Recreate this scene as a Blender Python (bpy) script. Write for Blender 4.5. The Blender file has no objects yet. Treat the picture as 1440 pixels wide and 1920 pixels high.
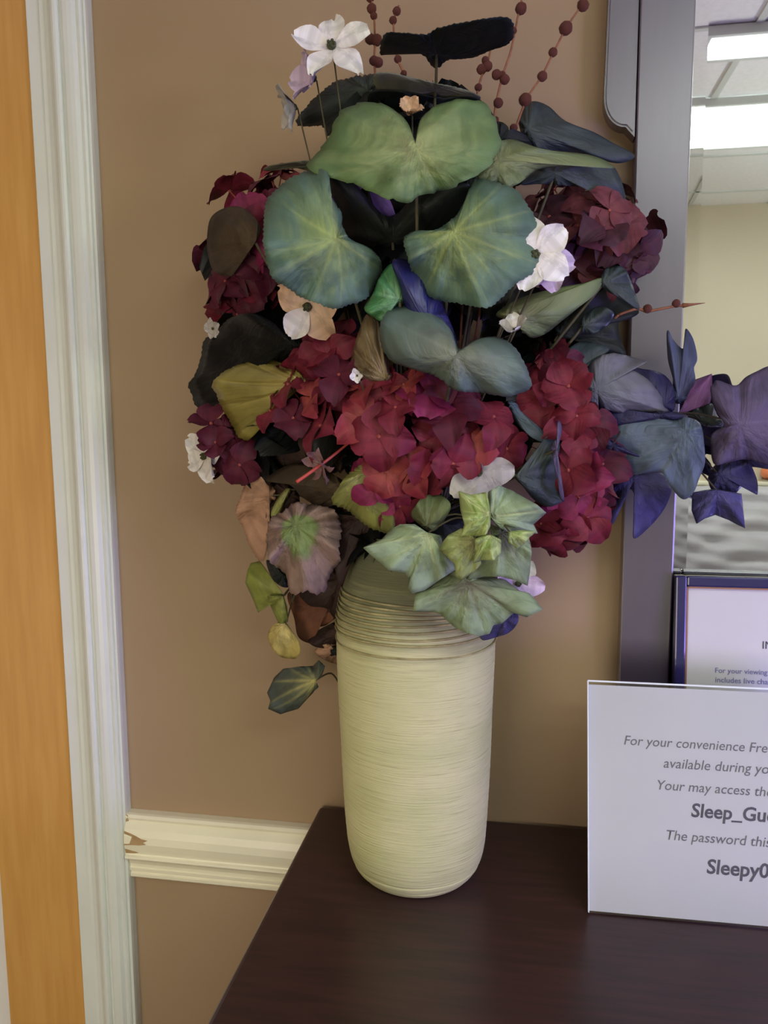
import bpy, bmesh, math, random
from mathutils import Vector, Matrix
random.seed(7)
PI = math.pi
S = bpy.context.scene
COL = S.collection

# ------------------------------------------------------------------ camera
FPX = 1515.0
YAW, PITCH, ROLL = [math.radians(a) for a in (10.08, 7.33, -0.365)]
CAM = Vector((0.0, -1.08, 1.50))
FWD = Vector((-math.sin(YAW)*math.cos(PITCH), math.cos(YAW)*math.cos(PITCH), -math.sin(PITCH)))
_r = Vector((math.cos(YAW), math.sin(YAW), 0)); _u = _r.cross(FWD)
RGT = _r*math.cos(ROLL) + _u*math.sin(ROLL)
UPV = _u*math.cos(ROLL) - _r*math.sin(ROLL)
cd = bpy.data.cameras.new('camera'); cam = bpy.data.objects.new('camera', cd); COL.objects.link(cam)
cd.sensor_fit = 'HORIZONTAL'; cd.sensor_width = 36; cd.lens = FPX/1440*36
cd.clip_start = 0.02; cd.clip_end = 50
M3 = Matrix((RGT, UPV, -FWD)).transposed()
cam.matrix_world = Matrix.Translation(CAM) @ M3.to_4x4()
S.camera = cam

# ------------------------------------------------------------------ world, lights, exposure
w = bpy.data.worlds.new('world'); S.world = w; w.use_nodes = True
w.node_tree.nodes['Background'].inputs[0].default_value = (0.6, 0.6, 0.65, 1)
w.node_tree.nodes['Background'].inputs[1].default_value = 0.05
S.view_settings.view_transform = 'Standard'; S.view_settings.look = 'None'
S.view_settings.exposure = 0.0; S.view_settings.gamma = 1.0
S.view_settings.use_curve_mapping = False
try:
    S.cycles.use_denoising = True
    S.cycles.caustics_reflective = False; S.cycles.caustics_refractive = False
    S.cycles.max_bounces = 8; S.cycles.sample_clamp_indirect = 4
except Exception: pass

def area(name, loc, target, size, power, color, sy=None):
    l = bpy.data.lights.new(name, 'AREA'); o = bpy.data.objects.new(name, l); COL.objects.link(o)
    l.energy = power; l.color = color; l.size = size
    if sy: l.shape = 'RECTANGLE'; l.size_y = sy
    o.location = loc
    o.rotation_euler = (Vector(target)-Vector(loc)).to_track_quat('-Z', 'Y').to_euler()
    return o
PANEL_STRENGTH = 12.0
area('warm_room_fill', (-0.85, -2.6, 0.95), (-0.3, 0, 0.8), 1.1, 20, (1.0, 0.89, 0.72))  # added warm fill behind the camera, mainly lifting the lower wall
area('ceiling_fill', (2.05, -1.9, 1.75), (1.6, -1.9, 2.55), 0.35, 19, (0.95, 1.0, 0.98))  # unseen fill added to brighten the ceiling and far wall
area('violet_flare_fill', (1.45, -1.15, 1.05), (0.1, -0.1, 1.05), 0.5, 15.0, (0.36, 0.27, 1.0))  # violet light added to imitate lens flare; no screen stands there

# ------------------------------------------------------------------ helpers
def P(x, y, t):                       # the point seen at photo position (x, y), t metres in front of the back wall
    v = FWD + RGT*((x-720)/FPX) - UPV*((y-960)/FPX)
    return CAM + v*((-t-CAM.y)/v.y)
def lin(c): c = c/255; return c/12.92 if c <= 0.04045 else ((c+0.055)/1.055)**2.4
def C3(r, g, b, k=1.0): return (min(lin(r)*k, .95), min(lin(g)*k, .95), min(lin(b)*k, .95), 1)

def nt(name):
    m = bpy.data.materials.new(name); m.use_nodes = True
    n = m.node_tree; b = n.nodes['Principled BSDF']
    return m, n, b
def mat(name, col, rough=.5, noise=0.0, scale=30, stretch=(1, 1, 1), bump=0.0, spec=.5, metal=0, coat=0, col2=None):
    m, n, b = nt(name)
    b.inputs['Base Color'].default_value = col; b.inputs['Roughness'].default_value = rough
    b.inputs['Specular IOR Level'].default_value = spec; b.inputs['Metallic'].default_value = metal
    b.inputs['Coat Weight'].default_value = coat
    if noise or bump or col2:
        tc = n.nodes.new('ShaderNodeTexCoord'); mp = n.nodes.new('ShaderNodeMapping'); nz = n.nodes.new('ShaderNodeTexNoise')
        mp.inputs['Scale'].default_value = stretch; nz.inputs['Scale'].default_value = scale; nz.inputs['Detail'].default_value = 5
        n.links.new(tc.outputs['Object'], mp.inputs[0]); n.links.new(mp.outputs[0], nz.inputs['Vector'])
        if noise or col2:
            mx = n.nodes.new('ShaderNodeMix'); mx.data_type = 'RGBA'
            c2 = col2 or tuple(max(0, c*(1-noise)) for c in col[:3])+(1,)
            mx.inputs[6].default_value = col; mx.inputs[7].default_value = c2
            rp = n.nodes.new('ShaderNodeValToRGB'); rp.color_ramp.elements[0].position = .35; rp.color_ramp.elements[1].position = .65
            n.links.new(nz.outputs[0], rp.inputs[0]); n.links.new(rp.outputs[0], mx.inputs[0]); n.links.new(mx.outputs[2], b.inputs['Base Color'])
        if bump:
            bp = n.nodes.new('ShaderNodeBump'); bp.inputs['Strength'].default_value = 1; bp.inputs['Distance'].default_value = bump
            n.links.new(nz.outputs[0], bp.inputs['Height']); n.links.new(bp.outputs[0], b.inputs['Normal'])
    return m

def empty(name, loc, label=None, cat=None, group=None):
    o = bpy.data.objects.new(name, None); COL.objects.link(o); o.location = loc; o.empty_display_size = .02
    return tag(o, label, cat, group)
def tag(o, label=None, cat=None, group=None, kind=None):
    if label: o['label'] = label
    if cat: o['category'] = cat
    if group: o['group'] = group
    if kind: o['kind'] = kind
    return o
def obj(name, me, m, parent=None, off=None, smooth=False):
    if isinstance(me, bmesh.types.BMesh):
        bm = me; me = bpy.data.meshes.new(name); bm.to_mesh(me); bm.free()
    if m is not None and not me.materials: me.materials.append(m)
    if off is not None: me.transform(Matrix.Translation(-Vector(off)))
    if smooth:
        for p in me.polygons: p.use_smooth = True
    o = bpy.data.objects.new(name, me); COL.objects.link(o)
    if parent: o.parent = parent
    return o
def bx(bm, x0, x1, y0, y1, z0, z1, bev=0, seg=2):
    t = bmesh.new()
    r = bmesh.ops.create_cube(t, size=1)
    for v in t.verts: v.co = Vector(((x0+x1)/2+v.co.x*(x1-x0), (y0+y1)/2+v.co.y*(y1-y0), (z0+z1)/2+v.co.z*(z1-z0)))
    if bev: bmesh.ops.bevel(t, geom=t.edges[:], offset=bev, segments=seg, affect='EDGES', profile=.5)
    me = bpy.data.meshes.new('tmp'); t.to_mesh(me); t.free(); bm.from_mesh(me); bpy.data.meshes.remove(me)
    return bm
def box(*a, **k): return bx(bmesh.new(), *a, **k)
def extrude(prof, axis, a, b):        # profile of (u, v) extruded along x or z, v is distance in front of the wall
    bm = bmesh.new(); A = []; B = []
    for u, v in prof:
        if axis == 'x': A.append(bm.verts.new((a, -v, u))); B.append(bm.verts.new((b, -v, u)))
        else: A.append(bm.verts.new((u, -v, a))); B.append(bm.verts.new((u, -v, b)))
    n = len(prof)
    for i in range(n): bm.faces.new((A[i], A[(i+1) % n], B[(i+1) % n], B[i]))
    bm.faces.new(A); bm.faces.new(B[::-1])
    bmesh.ops.recalc_face_normals(bm, faces=bm.faces[:])
    return bm
def prism(pts, y0, y1):               # outline in x, z given a thickness along y
    bm = bmesh.new(); A = [bm.verts.new((x, y0, z)) for x, z in pts]; B = [bm.verts.new((x, y1, z)) for x, z in pts]
    n = len(pts)
    for i in range(n): bm.faces.new((A[i], A[(i+1) % n], B[(i+1) % n], B[i]))
    bm.faces.new(A); bm.faces.new(B[::-1]); bmesh.ops.recalc_face_normals(bm, faces=bm.faces[:])
    return bm
def lathe(bm, prof, cx, cy, seg=48, caps=True):
    rings = []
    for r, z in prof:
        rings.append([bm.verts.new((cx+r*math.cos(2*PI*i/seg), cy+r*math.sin(2*PI*i/seg), z)) for i in range(seg)])
    for a, b in zip(rings, rings[1:]):
        for i in range(seg): bm.faces.new((a[i], a[(i+1) % seg], b[(i+1) % seg], b[i]))
    if caps: bm.faces.new(rings[0][::-1]); bm.faces.new(rings[-1])
    return bm
def catmull(pts, n, closed=False):
    L = len(pts); out = []
    rng = L if closed else L-1
    for i in range(rng):
        g = (lambda k: pts[k % L]) if closed else (lambda k: pts[max(0, min(L-1, k))])
        p0, p1, p2, p3 = g(i-1), g(i), g(i+1), g(i+2)
        for s in range(n):
            t = s/n
            out.append(.5*((2*p1)+(p2-p0)*t+(2*p0-5*p1+4*p2-p3)*t*t+(3*p1-p0-3*p2+p3)*t*t*t))
    if not closed: out.append(pts[-1])
    return out
def tube(bm, pts, r0, r1=None, sides=6):
    r1 = r0 if r1 is None else r1
    prev = None; n = len(pts)
    for i, p in enumerate(pts):
        d = (pts[min(i+1, n-1)]-pts[max(i-1, 0)]).normalized()
        a = d.orthogonal().normalized() if prev is None else (prev[1]-d*prev[1].dot(d)).normalized()
        b = d.cross(a); r = r0+(r1-r0)*i/(n-1)
        ring = [bm.verts.new(p+(a*math.cos(2*PI*k/sides)+b*math.sin(2*PI*k/sides))*r) for k in range(sides)]
        if prev:
            for k in range(sides): bm.faces.new((prev[0][k], prev[0][(k+1) % sides], ring[(k+1) % sides], ring[k]))
        else: bm.faces.new(ring[::-1])
        prev = (ring, a)
    bm.faces.new(prev[0])
    return bm
def ball(bm, c, r, sub=1, sc=(1, 1, 1)):
    t = bmesh.ops.create_icosphere(bm, subdivisions=sub, radius=r)
    for v in t['verts']: v.co = Vector((v.co.x*sc[0], v.co.y*sc[1], v.co.z*sc[2]))+Vector(c)

# ------------------------------------------------------------------ materials of the room
K = 1.9
M_wall = mat('tan wall paint', C3(126, 107, 83, K), .55, noise=.05, scale=3, bump=.0006, spec=.3)
M_cream = mat('cream wall paint', C3(158, 150, 130, K), .6, noise=.04, scale=3)
M_trim = mat('white gloss trim paint', C3(174, 178, 172, K), .32, noise=.04, scale=12)
M_rail = mat('cream white rail paint', C3(188, 184, 162, K), .35, noise=.05, scale=10)
M_chip = mat('bare wood under chipped paint', C3(140, 115, 80, K), .7, noise=.2, scale=90)
M_door = mat('honey maple veneer', C3(164, 125, 68, K), .38, scale=9, stretch=(7, 1, .6), col2=C3(156, 115, 59, K))
M_dark = mat('dark espresso wood', C3(46, 30, 30, 1.3), .3, scale=9, stretch=(1.2, 12, 12), col2=C3(60, 36, 36, 1.3), spec=.5)
M_frame = mat('flare-tinted lacquered wood', C3(58, 44, 68, .85), .42, scale=10, stretch=(10, 10, 1), col2=C3(66, 48, 72, .85), bump=.0003, spec=1.0, coat=1.0)  # violet flare tint in the base colour; strong coat stands in for haze
M_frame.node_tree.nodes['Principled BSDF'].inputs['Coat Roughness'].default_value = .28
M_frame.node_tree.nodes['Principled BSDF'].inputs['Coat IOR'].default_value = 1.75
M_frame.node_tree.nodes['Principled BSDF'].inputs['IOR'].default_value = 1.6
M_ceil = mat('white ceiling tile', C3(214, 220, 218, 1.5), .9, noise=.06, scale=60)
M_floor = mat('grey carpet', C3(90, 84, 78, 1.5), .95, noise=.4, scale=160, bump=.003)
M_white = mat('frosted white glass', C3(205, 203, 198, 1.4), .25)
M_brass = mat('brushed nickel', (.55, .53, .5, 1), .3, metal=1)
M_bed = mat('grey bed linen', C3(140, 138, 140, 1.9), .85, noise=.15, scale=5, bump=.004, stretch=(1, 1, 4))
M_orange = mat('orange glass', C3(235, 120, 80, 1.5), .3)

# ------------------------------------------------------------------ setting
T = 0.9278          # table top height
CEIL = 2.55; XL, XR, YF = -2.0, 2.3, -3.62
DOOR_T = 2.24
bm = bmesh.new(); bx(bm, -.664, XR, 0, .12, 0, CEIL); bx(bm, XL, -1.60, 0, .12, 0, CEIL); bx(bm, -1.60, -.664, 0, .12, DOOR_T+.02, CEIL)
tag(obj('wall_back', bm, M_wall), kind='structure')
tag(obj('wall_left', box(XL-.1, XL, YF, .12, 0, CEIL), M_wall), kind='structure')
tag(obj('wall_right', box(XR, XR+.1, YF, .12, 0, CEIL), M_cream), kind='structure')
tag(obj('wall_front', box(XL, XR, YF-.1, YF, 0, CEIL), M_cream), kind='structure')
tag(obj('floor', box(XL-.1, XR+.1, YF-.1, .12, -.1, 0), M_floor), kind='structure')
ce = tag(obj('ceiling', box(XL-.1, XR+.1, YF-.1, .12, CEIL, CEIL+.1), M_ceil), kind='structure')
M_bar = mat('white grid bar', C3(190, 195, 190, 1.3), .5)
gme = None
for i in range(6): obj('grid_bar', box(XL, XR, -3.33+i*.61-.01, -3.33+i*.61+.01, CEIL-.006, CEIL), M_bar, ce)
for i in range(7): obj('grid_bar', box(-1.83+i*.61-.01, -1.83+i*.61+.01, YF, 0, CEIL-.006, CEIL), M_bar, ce)

# door, its jamb and casing
d = empty('door_1', (-1.14, .02, 0)); d['kind'] = 'structure'
bm = bmesh.new(); bx(bm, -.8225, -.686, .004, .045, .005, DOOR_T, .002); bx(bm, -1.59, -1.45, .004, .045, .005, DOOR_T, .002)
st = obj('stile', bm, M_door, d, off=d.location)
bm = bmesh.new(); bx(bm, -1.45, -.8225, .004, .045, .005, .22); bx(bm, -1.45, -.8225, .004, .045, DOOR_T-.14, DOOR_T); obj('rail', bm, M_door, d, off=d.location)
obj('glass_pane', box(-1.45, -.8225, .018, .028, .22, DOOR_T-.14), M_white, d, off=d.location)
bm = bmesh.new(); bx(bm, -1.545, -1.515, -.002, .004, .93, 1.13, .002); ball(bm, (-1.53, -.05, 1.0), .027, 2); tube(bm, [Vector((-1.53, 0, 1.0)), Vector((-1.53, -.05, 1.0))], .011); obj('door_handle', bm, M_brass, d, off=d.location, smooth=True)
tag(obj('trim_1', box(-.6835, -.6600, -.003, .05, 0, DOOR_T+.02, .0015), M_trim), kind='structure')           # jamb edge
cas = [(-.6605, 0), (-.6605, .007), (-.655, .0068), (-.648, .0085), (-.642, .0135), (-.6375, .0195), (-.636, .021), (-.6325, .0225), (-.629, .0222), (-.6265, .020), (-.6255, .0165), (-.6245, .0163),
       (-.6225, .020), (-.618, .0222), (-.612, .0225), (-.606, .0215), (-.6025, .0185), (-.601, .0168), (-.5995, .0185), (-.596, .0192), (-.5935, .0175), (-.5925, .0145), (-.5915, .0145), (-.5905, .017), (-.588, .016), (-.5872, .012), (-.5872, 0)]
tag(obj('trim_2', extrude(cas, 'z', 0, DOOR_T+.06), M_trim), kind='structure')                                # casing
# chair rail with chipped paint
rp = [(.7905, 0), (.7905, .009), (.793, .0115), (.7975, .012), (.799, .0095), (.8005, .0092), (.803, .0125), (.8075, .013), (.809, .011), (.814, .0115), (.821, .015), (.826, .021), (.8275, .024), (.8305, .0265), (.8335, .026), (.835, .023),
      (.837, .0225), (.845, .025), (.855, .0275), (.866, .0265), (.876, .0235), (.884, .0185), (.887, .016), (.8885, .0185), (.892, .0195), (.8955, .0165), (.8965, .012), (.8965, 0)]
rail = tag(obj('trim_3', extrude(rp, 'x', -.5868, -.20), M_rail), kind='structure')
def railv(z):
    for (a, va), (b, vb) in zip(rp, rp[1:]):
        if a <= z <= b and b > a: return va+(vb-va)*(z-a)/(b-a)
    return .02
def chip(pts):
    bm = bmesh.new(); n = len(pts)
    f = [bm.verts.new((x, -railv(z)-.0007, z)) for x, z in pts]; g = [bm.verts.new((x, -railv(z)+.002, z)) for x, z in pts]
    bm.faces.new(f); bm.faces.new(g[::-1])
    for i in range(n): bm.faces.new((f[i], g[i], g[(i+1) % n], f[(i+1) % n]))
    bmesh.ops.recalc_face_normals(bm, faces=bm.faces[:]); bmesh.ops.triangulate(bm, faces=bm.faces[:])
    obj('paint_chip', bm, M_chip, rail)
chip([(-.5865, .873), (-.575, .870), (-.566, .867), (-.558, .8635), (-.549, .862), (-.556, .8585), (-.551, .856), (-.562, .854), (-.574, .8535), (-.5865, .852)])
chip([(-.5865, .845), (-.578, .843), (-.570, .841), (-.566, .8395), (-.573, .838), (-.5865, .837)])
chip([(-.5865, .8955), (-.583, .894), (-.582, .8905), (-.5845, .889), (-.5825, .886), (-.5865, .8845)])
bsp = [(0, 0), (0, .014), (.09, .014), (.1, .009), (.11, 0)]
tag(obj('baseboard_back', extrude(bsp, 'x', -.5868, XR), M_trim), kind='structure')
# far wall, seen only in the mirror
bm = bmesh.new(); bx(bm, XL, XR, YF, YF+.05, .985, 1.085, .006); bx(bm, XL, XR, YF, YF+.075, 1.075, 1.095, .004)
tag(obj('trim_4', bm, M_rail), kind='structure')

# ------------------------------------------------------------------ ceiling lights
def emis(name, col, s):
    m, n, b = nt(name); b.inputs['Base Color'].default_value = (.8, .8, .8, 1)
    b.inputs['Emission Color'].default_value = col; b.inputs['Emission Strength'].default_value = s; return m
M_dif = emis('lit diffuser', (.93, 1.0, .98, 1), PANEL_STRENGTH)
M_dif2 = emis('lit narrow diffuser', (.93, 1.0, .98, 1), PANEL_STRENGTH)
def troffer(x0, x1, y0, y1, label, m):
    o = empty('ceiling_light', ((x0+x1)/2, (y0+y1)/2, CEIL-.03), label, 'ceiling light')
    bm = bmesh.new(); bx(bm, x0-.02, x0, y0-.02, y1+.02, CEIL-.03, CEIL-.004); bx(bm, x1, x1+.02, y0-.02, y1+.02, CEIL-.03, CEIL-.004)
    bx(bm, x0, x1, y0-.02, y0, CEIL-.03, CEIL-.004); bx(bm, x0, x1, y1, y1+.02, CEIL-.03, CEIL-.004)
    obj('light_frame', bm, M_bar, o, off=o.location)
    obj('diffuser', box(x0, x1, y0, y1, CEIL-.022, CEIL-.008), m, o, off=o.location)
troffer(.49, 1.70, -1.64, -1.49, 'long narrow lit ceiling light nearest the mirror', M_dif2)
troffer(.30, 1.52, -2.52, -2.05, 'broad lit ceiling light panel above the foot of the bed', M_dif)

# ------------------------------------------------------------------ bed seen in the mirror
bed = empty('bed', (1.3, -2.6, 0), 'bed with grey linen reflected in the wall mirror', 'bed')
B = bed.location
obj('mattress', box(.55, 2.05, -3.45, -1.75, .32, .62, .05, 4), M_bed, bed, off=B, smooth=True)
obj('bed_frame', box(.52, 2.08, -3.5, -1.72, .12, .33, .01), M_dark, bed, off=B)
obj('headboard', box(.5, 2.1, -3.55, -3.5, .1, .98, .012), M_bed, bed, off=B)
for x in (.56, 2.02):
    for y in (-3.4, -1.8): obj('leg', box(x-.03, x+.03, y-.03, y+.03, 0, .13), M_dark, bed, off=B)
def pillow(c, sx, sz, th, tilt, label, seed):
    rnd = random.Random(seed); bm = bmesh.new(); N = 26; g = {}
    ph = [rnd.random()*6 for _ in range(6)]
    for s in (1, -1):
        for i in range(N+1):
            for j in range(N+1):
                u, v = i/N*2-1, j/N*2-1
                if s < 0 and (i in (0, N) or j in (0, N)): g[(s, i, j)] = g[(1, i, j)]; continue
                h = ((1-u**4)*(1-v**4))**.5
                pin = 1-.10*(1-abs(v))**1*u*u*0-.06*(u*u*v*v)
                wr = .16*math.sin(11*v+3*u+ph[0]+1.5*math.sin(3*u+ph[1]))+.12*math.sin(21*v-5*u+ph[2]+1.2*math.sin(4*u))
                g[(s, i, j)] = bm.verts.new((u*sx*pin, -s*th*h*(1+wr), v*sz*pin))
    for s in (1, -1):
        for i in range(N):
            for j in range(N):
                q = [g[(s, i, j)], g[(s, i+1, j)], g[(s, i+1, j+1)], g[(s, i, j+1)]]
                bm.faces.new(q if s > 0 else q[::-1])
    bm.transform(Matrix.Rotation(tilt, 4, 'X') @ Matrix.Rotation(PI, 4, 'Z'))
    o = obj('pillow', bm, M_bed, smooth=True); o.location = c
    tag(o, label, 'pillow')
pillow((1.05, -3.25, .86), .34, .25, .10, .35, 'wrinkled grey pillow with pale edge nearer the mirror frame', 1)
pillow((1.72, -3.28, .86), .32, .25, .10, .35, 'wrinkled grey pillow at the far half of the bed', 2)
pillow((.72, -3.42, .84), .22, .22, .05, .1, 'flat grey pillow leaning on the headboard behind the pale-edged one', 3)
bm = bmesh.new(); lathe(bm, [(.03, 1.0955), (.032, 1.105), (.02, 1.11)], 1.28, YF+.035, 16); lo = empty('globe_lamp', (1.28, YF+.035, 1.0955), 'small orange globe on the white ledge above the bed', 'lamp')
obj('base', bm, M_brass, lo, off=lo.location)
bm = bmesh.new(); ball(bm, (1.28, YF+.035, 1.145), .04, 3); obj('globe', bm, M_orange, lo, off=lo.location, smooth=True)

# ------------------------------------------------------------------ dresser
TX0, TX1, TY = -.289, 1.45, -.52
dr = empty('dresser', ((TX0+TX1)/2, TY/2, 0), 'dark espresso wooden dresser against the tan wall', 'dresser'); D = dr.location
obj('dresser_top', box(TX0, TX1, TY, -.004, T-.032, T, .006, 3), M_dark, dr, off=D)
obj('carcass', box(TX0+.02, TX1-.02, TY+.03, -.02, .10, T-.032), M_dark, dr, off=D)
for i in range(3):
    for j in range(3):
        x0 = TX0+.04+i*.557; z0 = .13+j*.255
        dw = obj('drawer', box(x0, x0+.54, TY+.012, TY+.032, z0, z0+.24, .004), M_dark, dr, off=D)
        for kx in (.14, .40):
            bm = bmesh.new(); ball(bm, (x0+kx, TY-.012, z0+.12), .014, 2); tube(bm, [Vector((x0+kx, TY+.014, z0+.12)), Vector((x0+kx, TY-.01, z0+.12))], .006)
            obj('knob', bm, M_brass, dw, off=D, smooth=True)
for x in (TX0+.05, TX1-.05):
    for y in (TY+.06, -.05): obj('foot', box(x-.025, x+.025, y-.025, y+.025, 0, .10, .004), M_dark, dr, off=D)

# ------------------------------------------------------------------ mirror
FX0, FX1 = .1215, .1838; MX1 = 1.02
mi = empty('mirror', ((FX0+MX1+.0623)/2, -.01, T), 'large mirror in a dark wooden frame standing on the dresser', 'mirror'); ML = mi.location
ZT = 2.18
obj('frame_stile', box(FX0, FX1, -.030, -.003, T+.001, ZT, .002), M_frame, mi, off=ML)
obj('frame_stile', box(MX1, MX1+.0623, -.030, -.003, T+.001, ZT, .002), M_frame, mi, off=ML)
obj('frame_rail', box(FX1, MX1, -.030, -.003, T+.001, T+.075, .002), M_frame, mi, off=ML)
obj('frame_rail', box(FX1, MX1, -.030, -.003, ZT-.09, ZT, .002), M_frame, mi, off=ML)
def ear(side):
    pts = []
    x0, x1, z0, z1 = .0835, FX0-.0012, 1.820, ZT
    rr = .026
    for k in range(9):
        a = PI+PI/2*k/8; pts.append((x0+rr+rr*math.cos(a)*1.0, z0+.012+rr*1.35+rr*1.35*math.sin(a)))
    pts += [(x1, z0), (x1, z1), (x0+.006, z1)]
    bm = prism(pts, -.0285, -.003)
    bmesh.ops.bevel(bm, geom=[e for e in bm.edges if all(v.co.y < -.02 for v in e.verts)], offset=.0025, segments=2, affect='EDGES')
    if side: 
        cx = (FX0+MX1+.0623)/2
        for v in bm.verts: v.co.x = 2*cx-v.co.x
        bmesh.ops.reverse_faces(bm, faces=bm.faces[:])
    obj('frame_shoulder', bm, M_frame, mi, off=ML)
ear(0); ear(1)
m, n, b = nt('silvered mirror'); b.inputs['Metallic'].default_value = 1; b.inputs['Roughness'].default_value = .015
b.inputs['Base Color'].default_value = (.89, .91, .92, 1); M_mir = m
bm = bmesh.new()
gy = -.016; bw = .0175
xs = [FX1-.003, FX1+bw, MX1-bw, MX1+.003]; zs = [T+.07, T+.07+bw+.003, ZT-.085-bw, ZT-.085]
vv = [[bm.verts.new((xs[i], gy if (i in (1, 2) and j in (1, 2)) else gy+.0006, zs[j])) for j in range(4)] for i in range(4)]
for i in range(3):
    for j in range(3): bm.faces.new((vv[i][j], vv[i+1][j], vv[i+1][j+1], vv[i][j+1]))
bk = [bm.verts.new((x, -.008, z)) for x, z in ((xs[0], zs[0]), (xs[3], zs[0]), (xs[3], zs[3]), (xs[0], zs[3]))]
bm.faces.new(bk)
obj('mirror_glass', bm, M_mir, mi, off=ML)

# ------------------------------------------------------------------ signs
M_paper = mat('white paper', C3(186, 186, 186, 1.42), .6, noise=.03, scale=8)
M_ink = mat('grey print', C3(105, 103, 112, 1.2), .7)
M_inkb = mat('dark bold print', C3(72, 70, 84, 1.2), .7)
m, n, b = nt('clear acrylic')
out = n.nodes['Material Output']; n.nodes.remove(b)
tr = n.nodes.new('ShaderNodeBsdfTransparent'); gl = n.nodes.new('ShaderNodeBsdfGlossy'); mx = n.nodes.new('ShaderNodeMixShader'); lw = n.nodes.new('ShaderNodeLayerWeight'); lw.inputs['Blend'].default_value = .5
pw = n.nodes.new('ShaderNodeMath'); pw.operation = 'POWER'; pw.inputs[1].default_value = 5; n.links.new(lw.outputs['Facing'], pw.inputs[0])
fr = n.nodes.new('ShaderNodeMath'); fr.operation = 'MULTIPLY_ADD'; fr.inputs[1].default_value = .96; fr.inputs[2].default_value = .04; n.links.new(pw.outputs[0], fr.inputs[0]); gl.inputs['Roughness'].default_value = .03; tr.inputs['Color'].default_value = (.97, .98, .98, 1)
n.links.new(fr.outputs[0], mx.inputs[0]); n.links.new(tr.outputs[0], mx.inputs[1]); n.links.new(gl.outputs[0], mx.inputs[2]); n.links.new(mx.outputs[0], out.inputs[0])
M_acr = m
M_edge = mat('pale acrylic edge', C3(200, 212, 210, 1.5), .2)
dg = bpy.context.evaluated_depsgraph_get
def text_mesh(s, size, shear, bold, align='LEFT'):
    cu = bpy.data.curves.new('t', 'FONT'); cu.body = s; cu.size = size; cu.shear = shear; cu.offset = bold; cu.align_x = align; cu.resolution_u = 3
    o = bpy.data.objects.new('t', cu); COL.objects.link(o); bpy.context.view_layer.update()
    me = bpy.data.meshes.new_from_object(o.evaluated_get(dg())); bpy.data.objects.remove(o); bpy.data.curves.remove(cu)
    xs = [v.co.x for v in me.vertices]; x0, x1 = min(xs), max(xs)
    me.materials.clear()
    return me, x0, x1
def plane_frame(o, xv, zv):           # matrix with x along the sign, y up the sign, z out of it
    xv = xv.normalized(); zv = (zv-xv*zv.dot(xv)).normalized(); n = xv.cross(zv)
    m = Matrix((xv, zv, n)).transposed().to_4x4(); m.translation = o; return m
def put_text(s, mtx, u0, u1, v, parent, m, bold=0, shear=.2, size=None, out=.0012):
    me, x0, x1 = text_mesh(s, 1.0, shear, bold)
    k = (u1-u0)/(x1-x0) if size is None else size
    me.transform(mtx @ Matrix.Translation((u0-x0*k, v, out)) @ Matrix.Scale(k, 4))
    obj('lettering', me, m, parent, off=parent.matrix_world.translation if False else parent['org'])
def sign_uv(mtx, x, y):               # sign coordinates of the spot seen at photo position (x, y)
    v = FWD + RGT*((x-720)/FPX) - UPV*((y-960)/FPX)
    inv = mtx.inverted(); o = inv @ CAM; dd = inv.to_3x3() @ v
    t = -o.z/dd.z; return (o+dd*t).x, (o+dd*t).y
bl = Vector((.0767, -.1983, T+.002)); br = Vector((.2695, -.1949, T+.002))
tl = P(1102, 1276, .118)
mt = plane_frame(bl, br-bl, tl-bl)
hgt = (tl-bl).length; wid = .279
sg = empty('sign_holder', bl+(br-bl)*.5, 'white printed guest notice in a clear acrylic stand on the dresser', 'sign'); sg['org'] = tuple(sg.location)
def slab(mtx, u0, u1, v0, v1, w0, w1, bev=0):
    bm = box(u0, u1, v0, v1, w0, w1, bev=bev); bm.transform(mtx); return bm
pap = obj('paper', slab(mt, .0012, wid-.001, .001, hgt-.0045, -.0008, 0), M_paper, sg, off=sg['org'])
obj('acrylic_sheet', slab(mt, 0, wid, 0, hgt, .0020, .0042), M_acr, sg, off=sg['org'])
obj('acrylic_sheet', slab(mt, 0, wid, 0, hgt, -.0030, -.0010), M_acr, sg, off=sg['org'])
bm = bmesh.new()
for s in ((0, wid, hgt-.0012, hgt+.0008), (-.0006, .0008, 0, hgt)):
    bm2 = slab(mt, *s, -.0030, .0044); me = bpy.data.meshes.new('x'); bm2.to_mesh(me); bm2.free(); bm.from_mesh(me)
obj('sheet_edge', bm, M_edge, sg, off=sg['org'])
foot = Vector((bl.x, bl.y, T+.002))
obj('foot_plate', box(bl.x+.004, bl.x+wid-.004, bl.y+.006, bl.y+.09, T+.001, T+.003), M_acr, sg, off=sg['org'])
pap['org'] = sg['org']
for s, xa, ya, xb, yb, mm, bo in (
    ('For your convenience Free', 1170, 1396, 1452, 1414, M_ink, .004), ('available during yo', 1244, 1439, 1442, 1452, M_ink, .004),
    ('Your may access the', 1233, 1480, 1449, 1495, M_ink, .004), ('Sleep_Gue', 1296, 1531, 1455, 1546, M_inkb, .022),
    ('The password this', 1250, 1574, 1446, 1589, M_ink, .004), ('Sleepy0', 1325, 1637, 1443, 1645, M_inkb, .022)):
    u0, v0 = sign_uv(mt, xa, ya); u1, _ = sign_uv(mt, xb, yb)
    put_text(s, mt, u0, u1, v0, pap, mm, bo, shear=.22 if mm is M_ink else .14, out=.0004)

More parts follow.
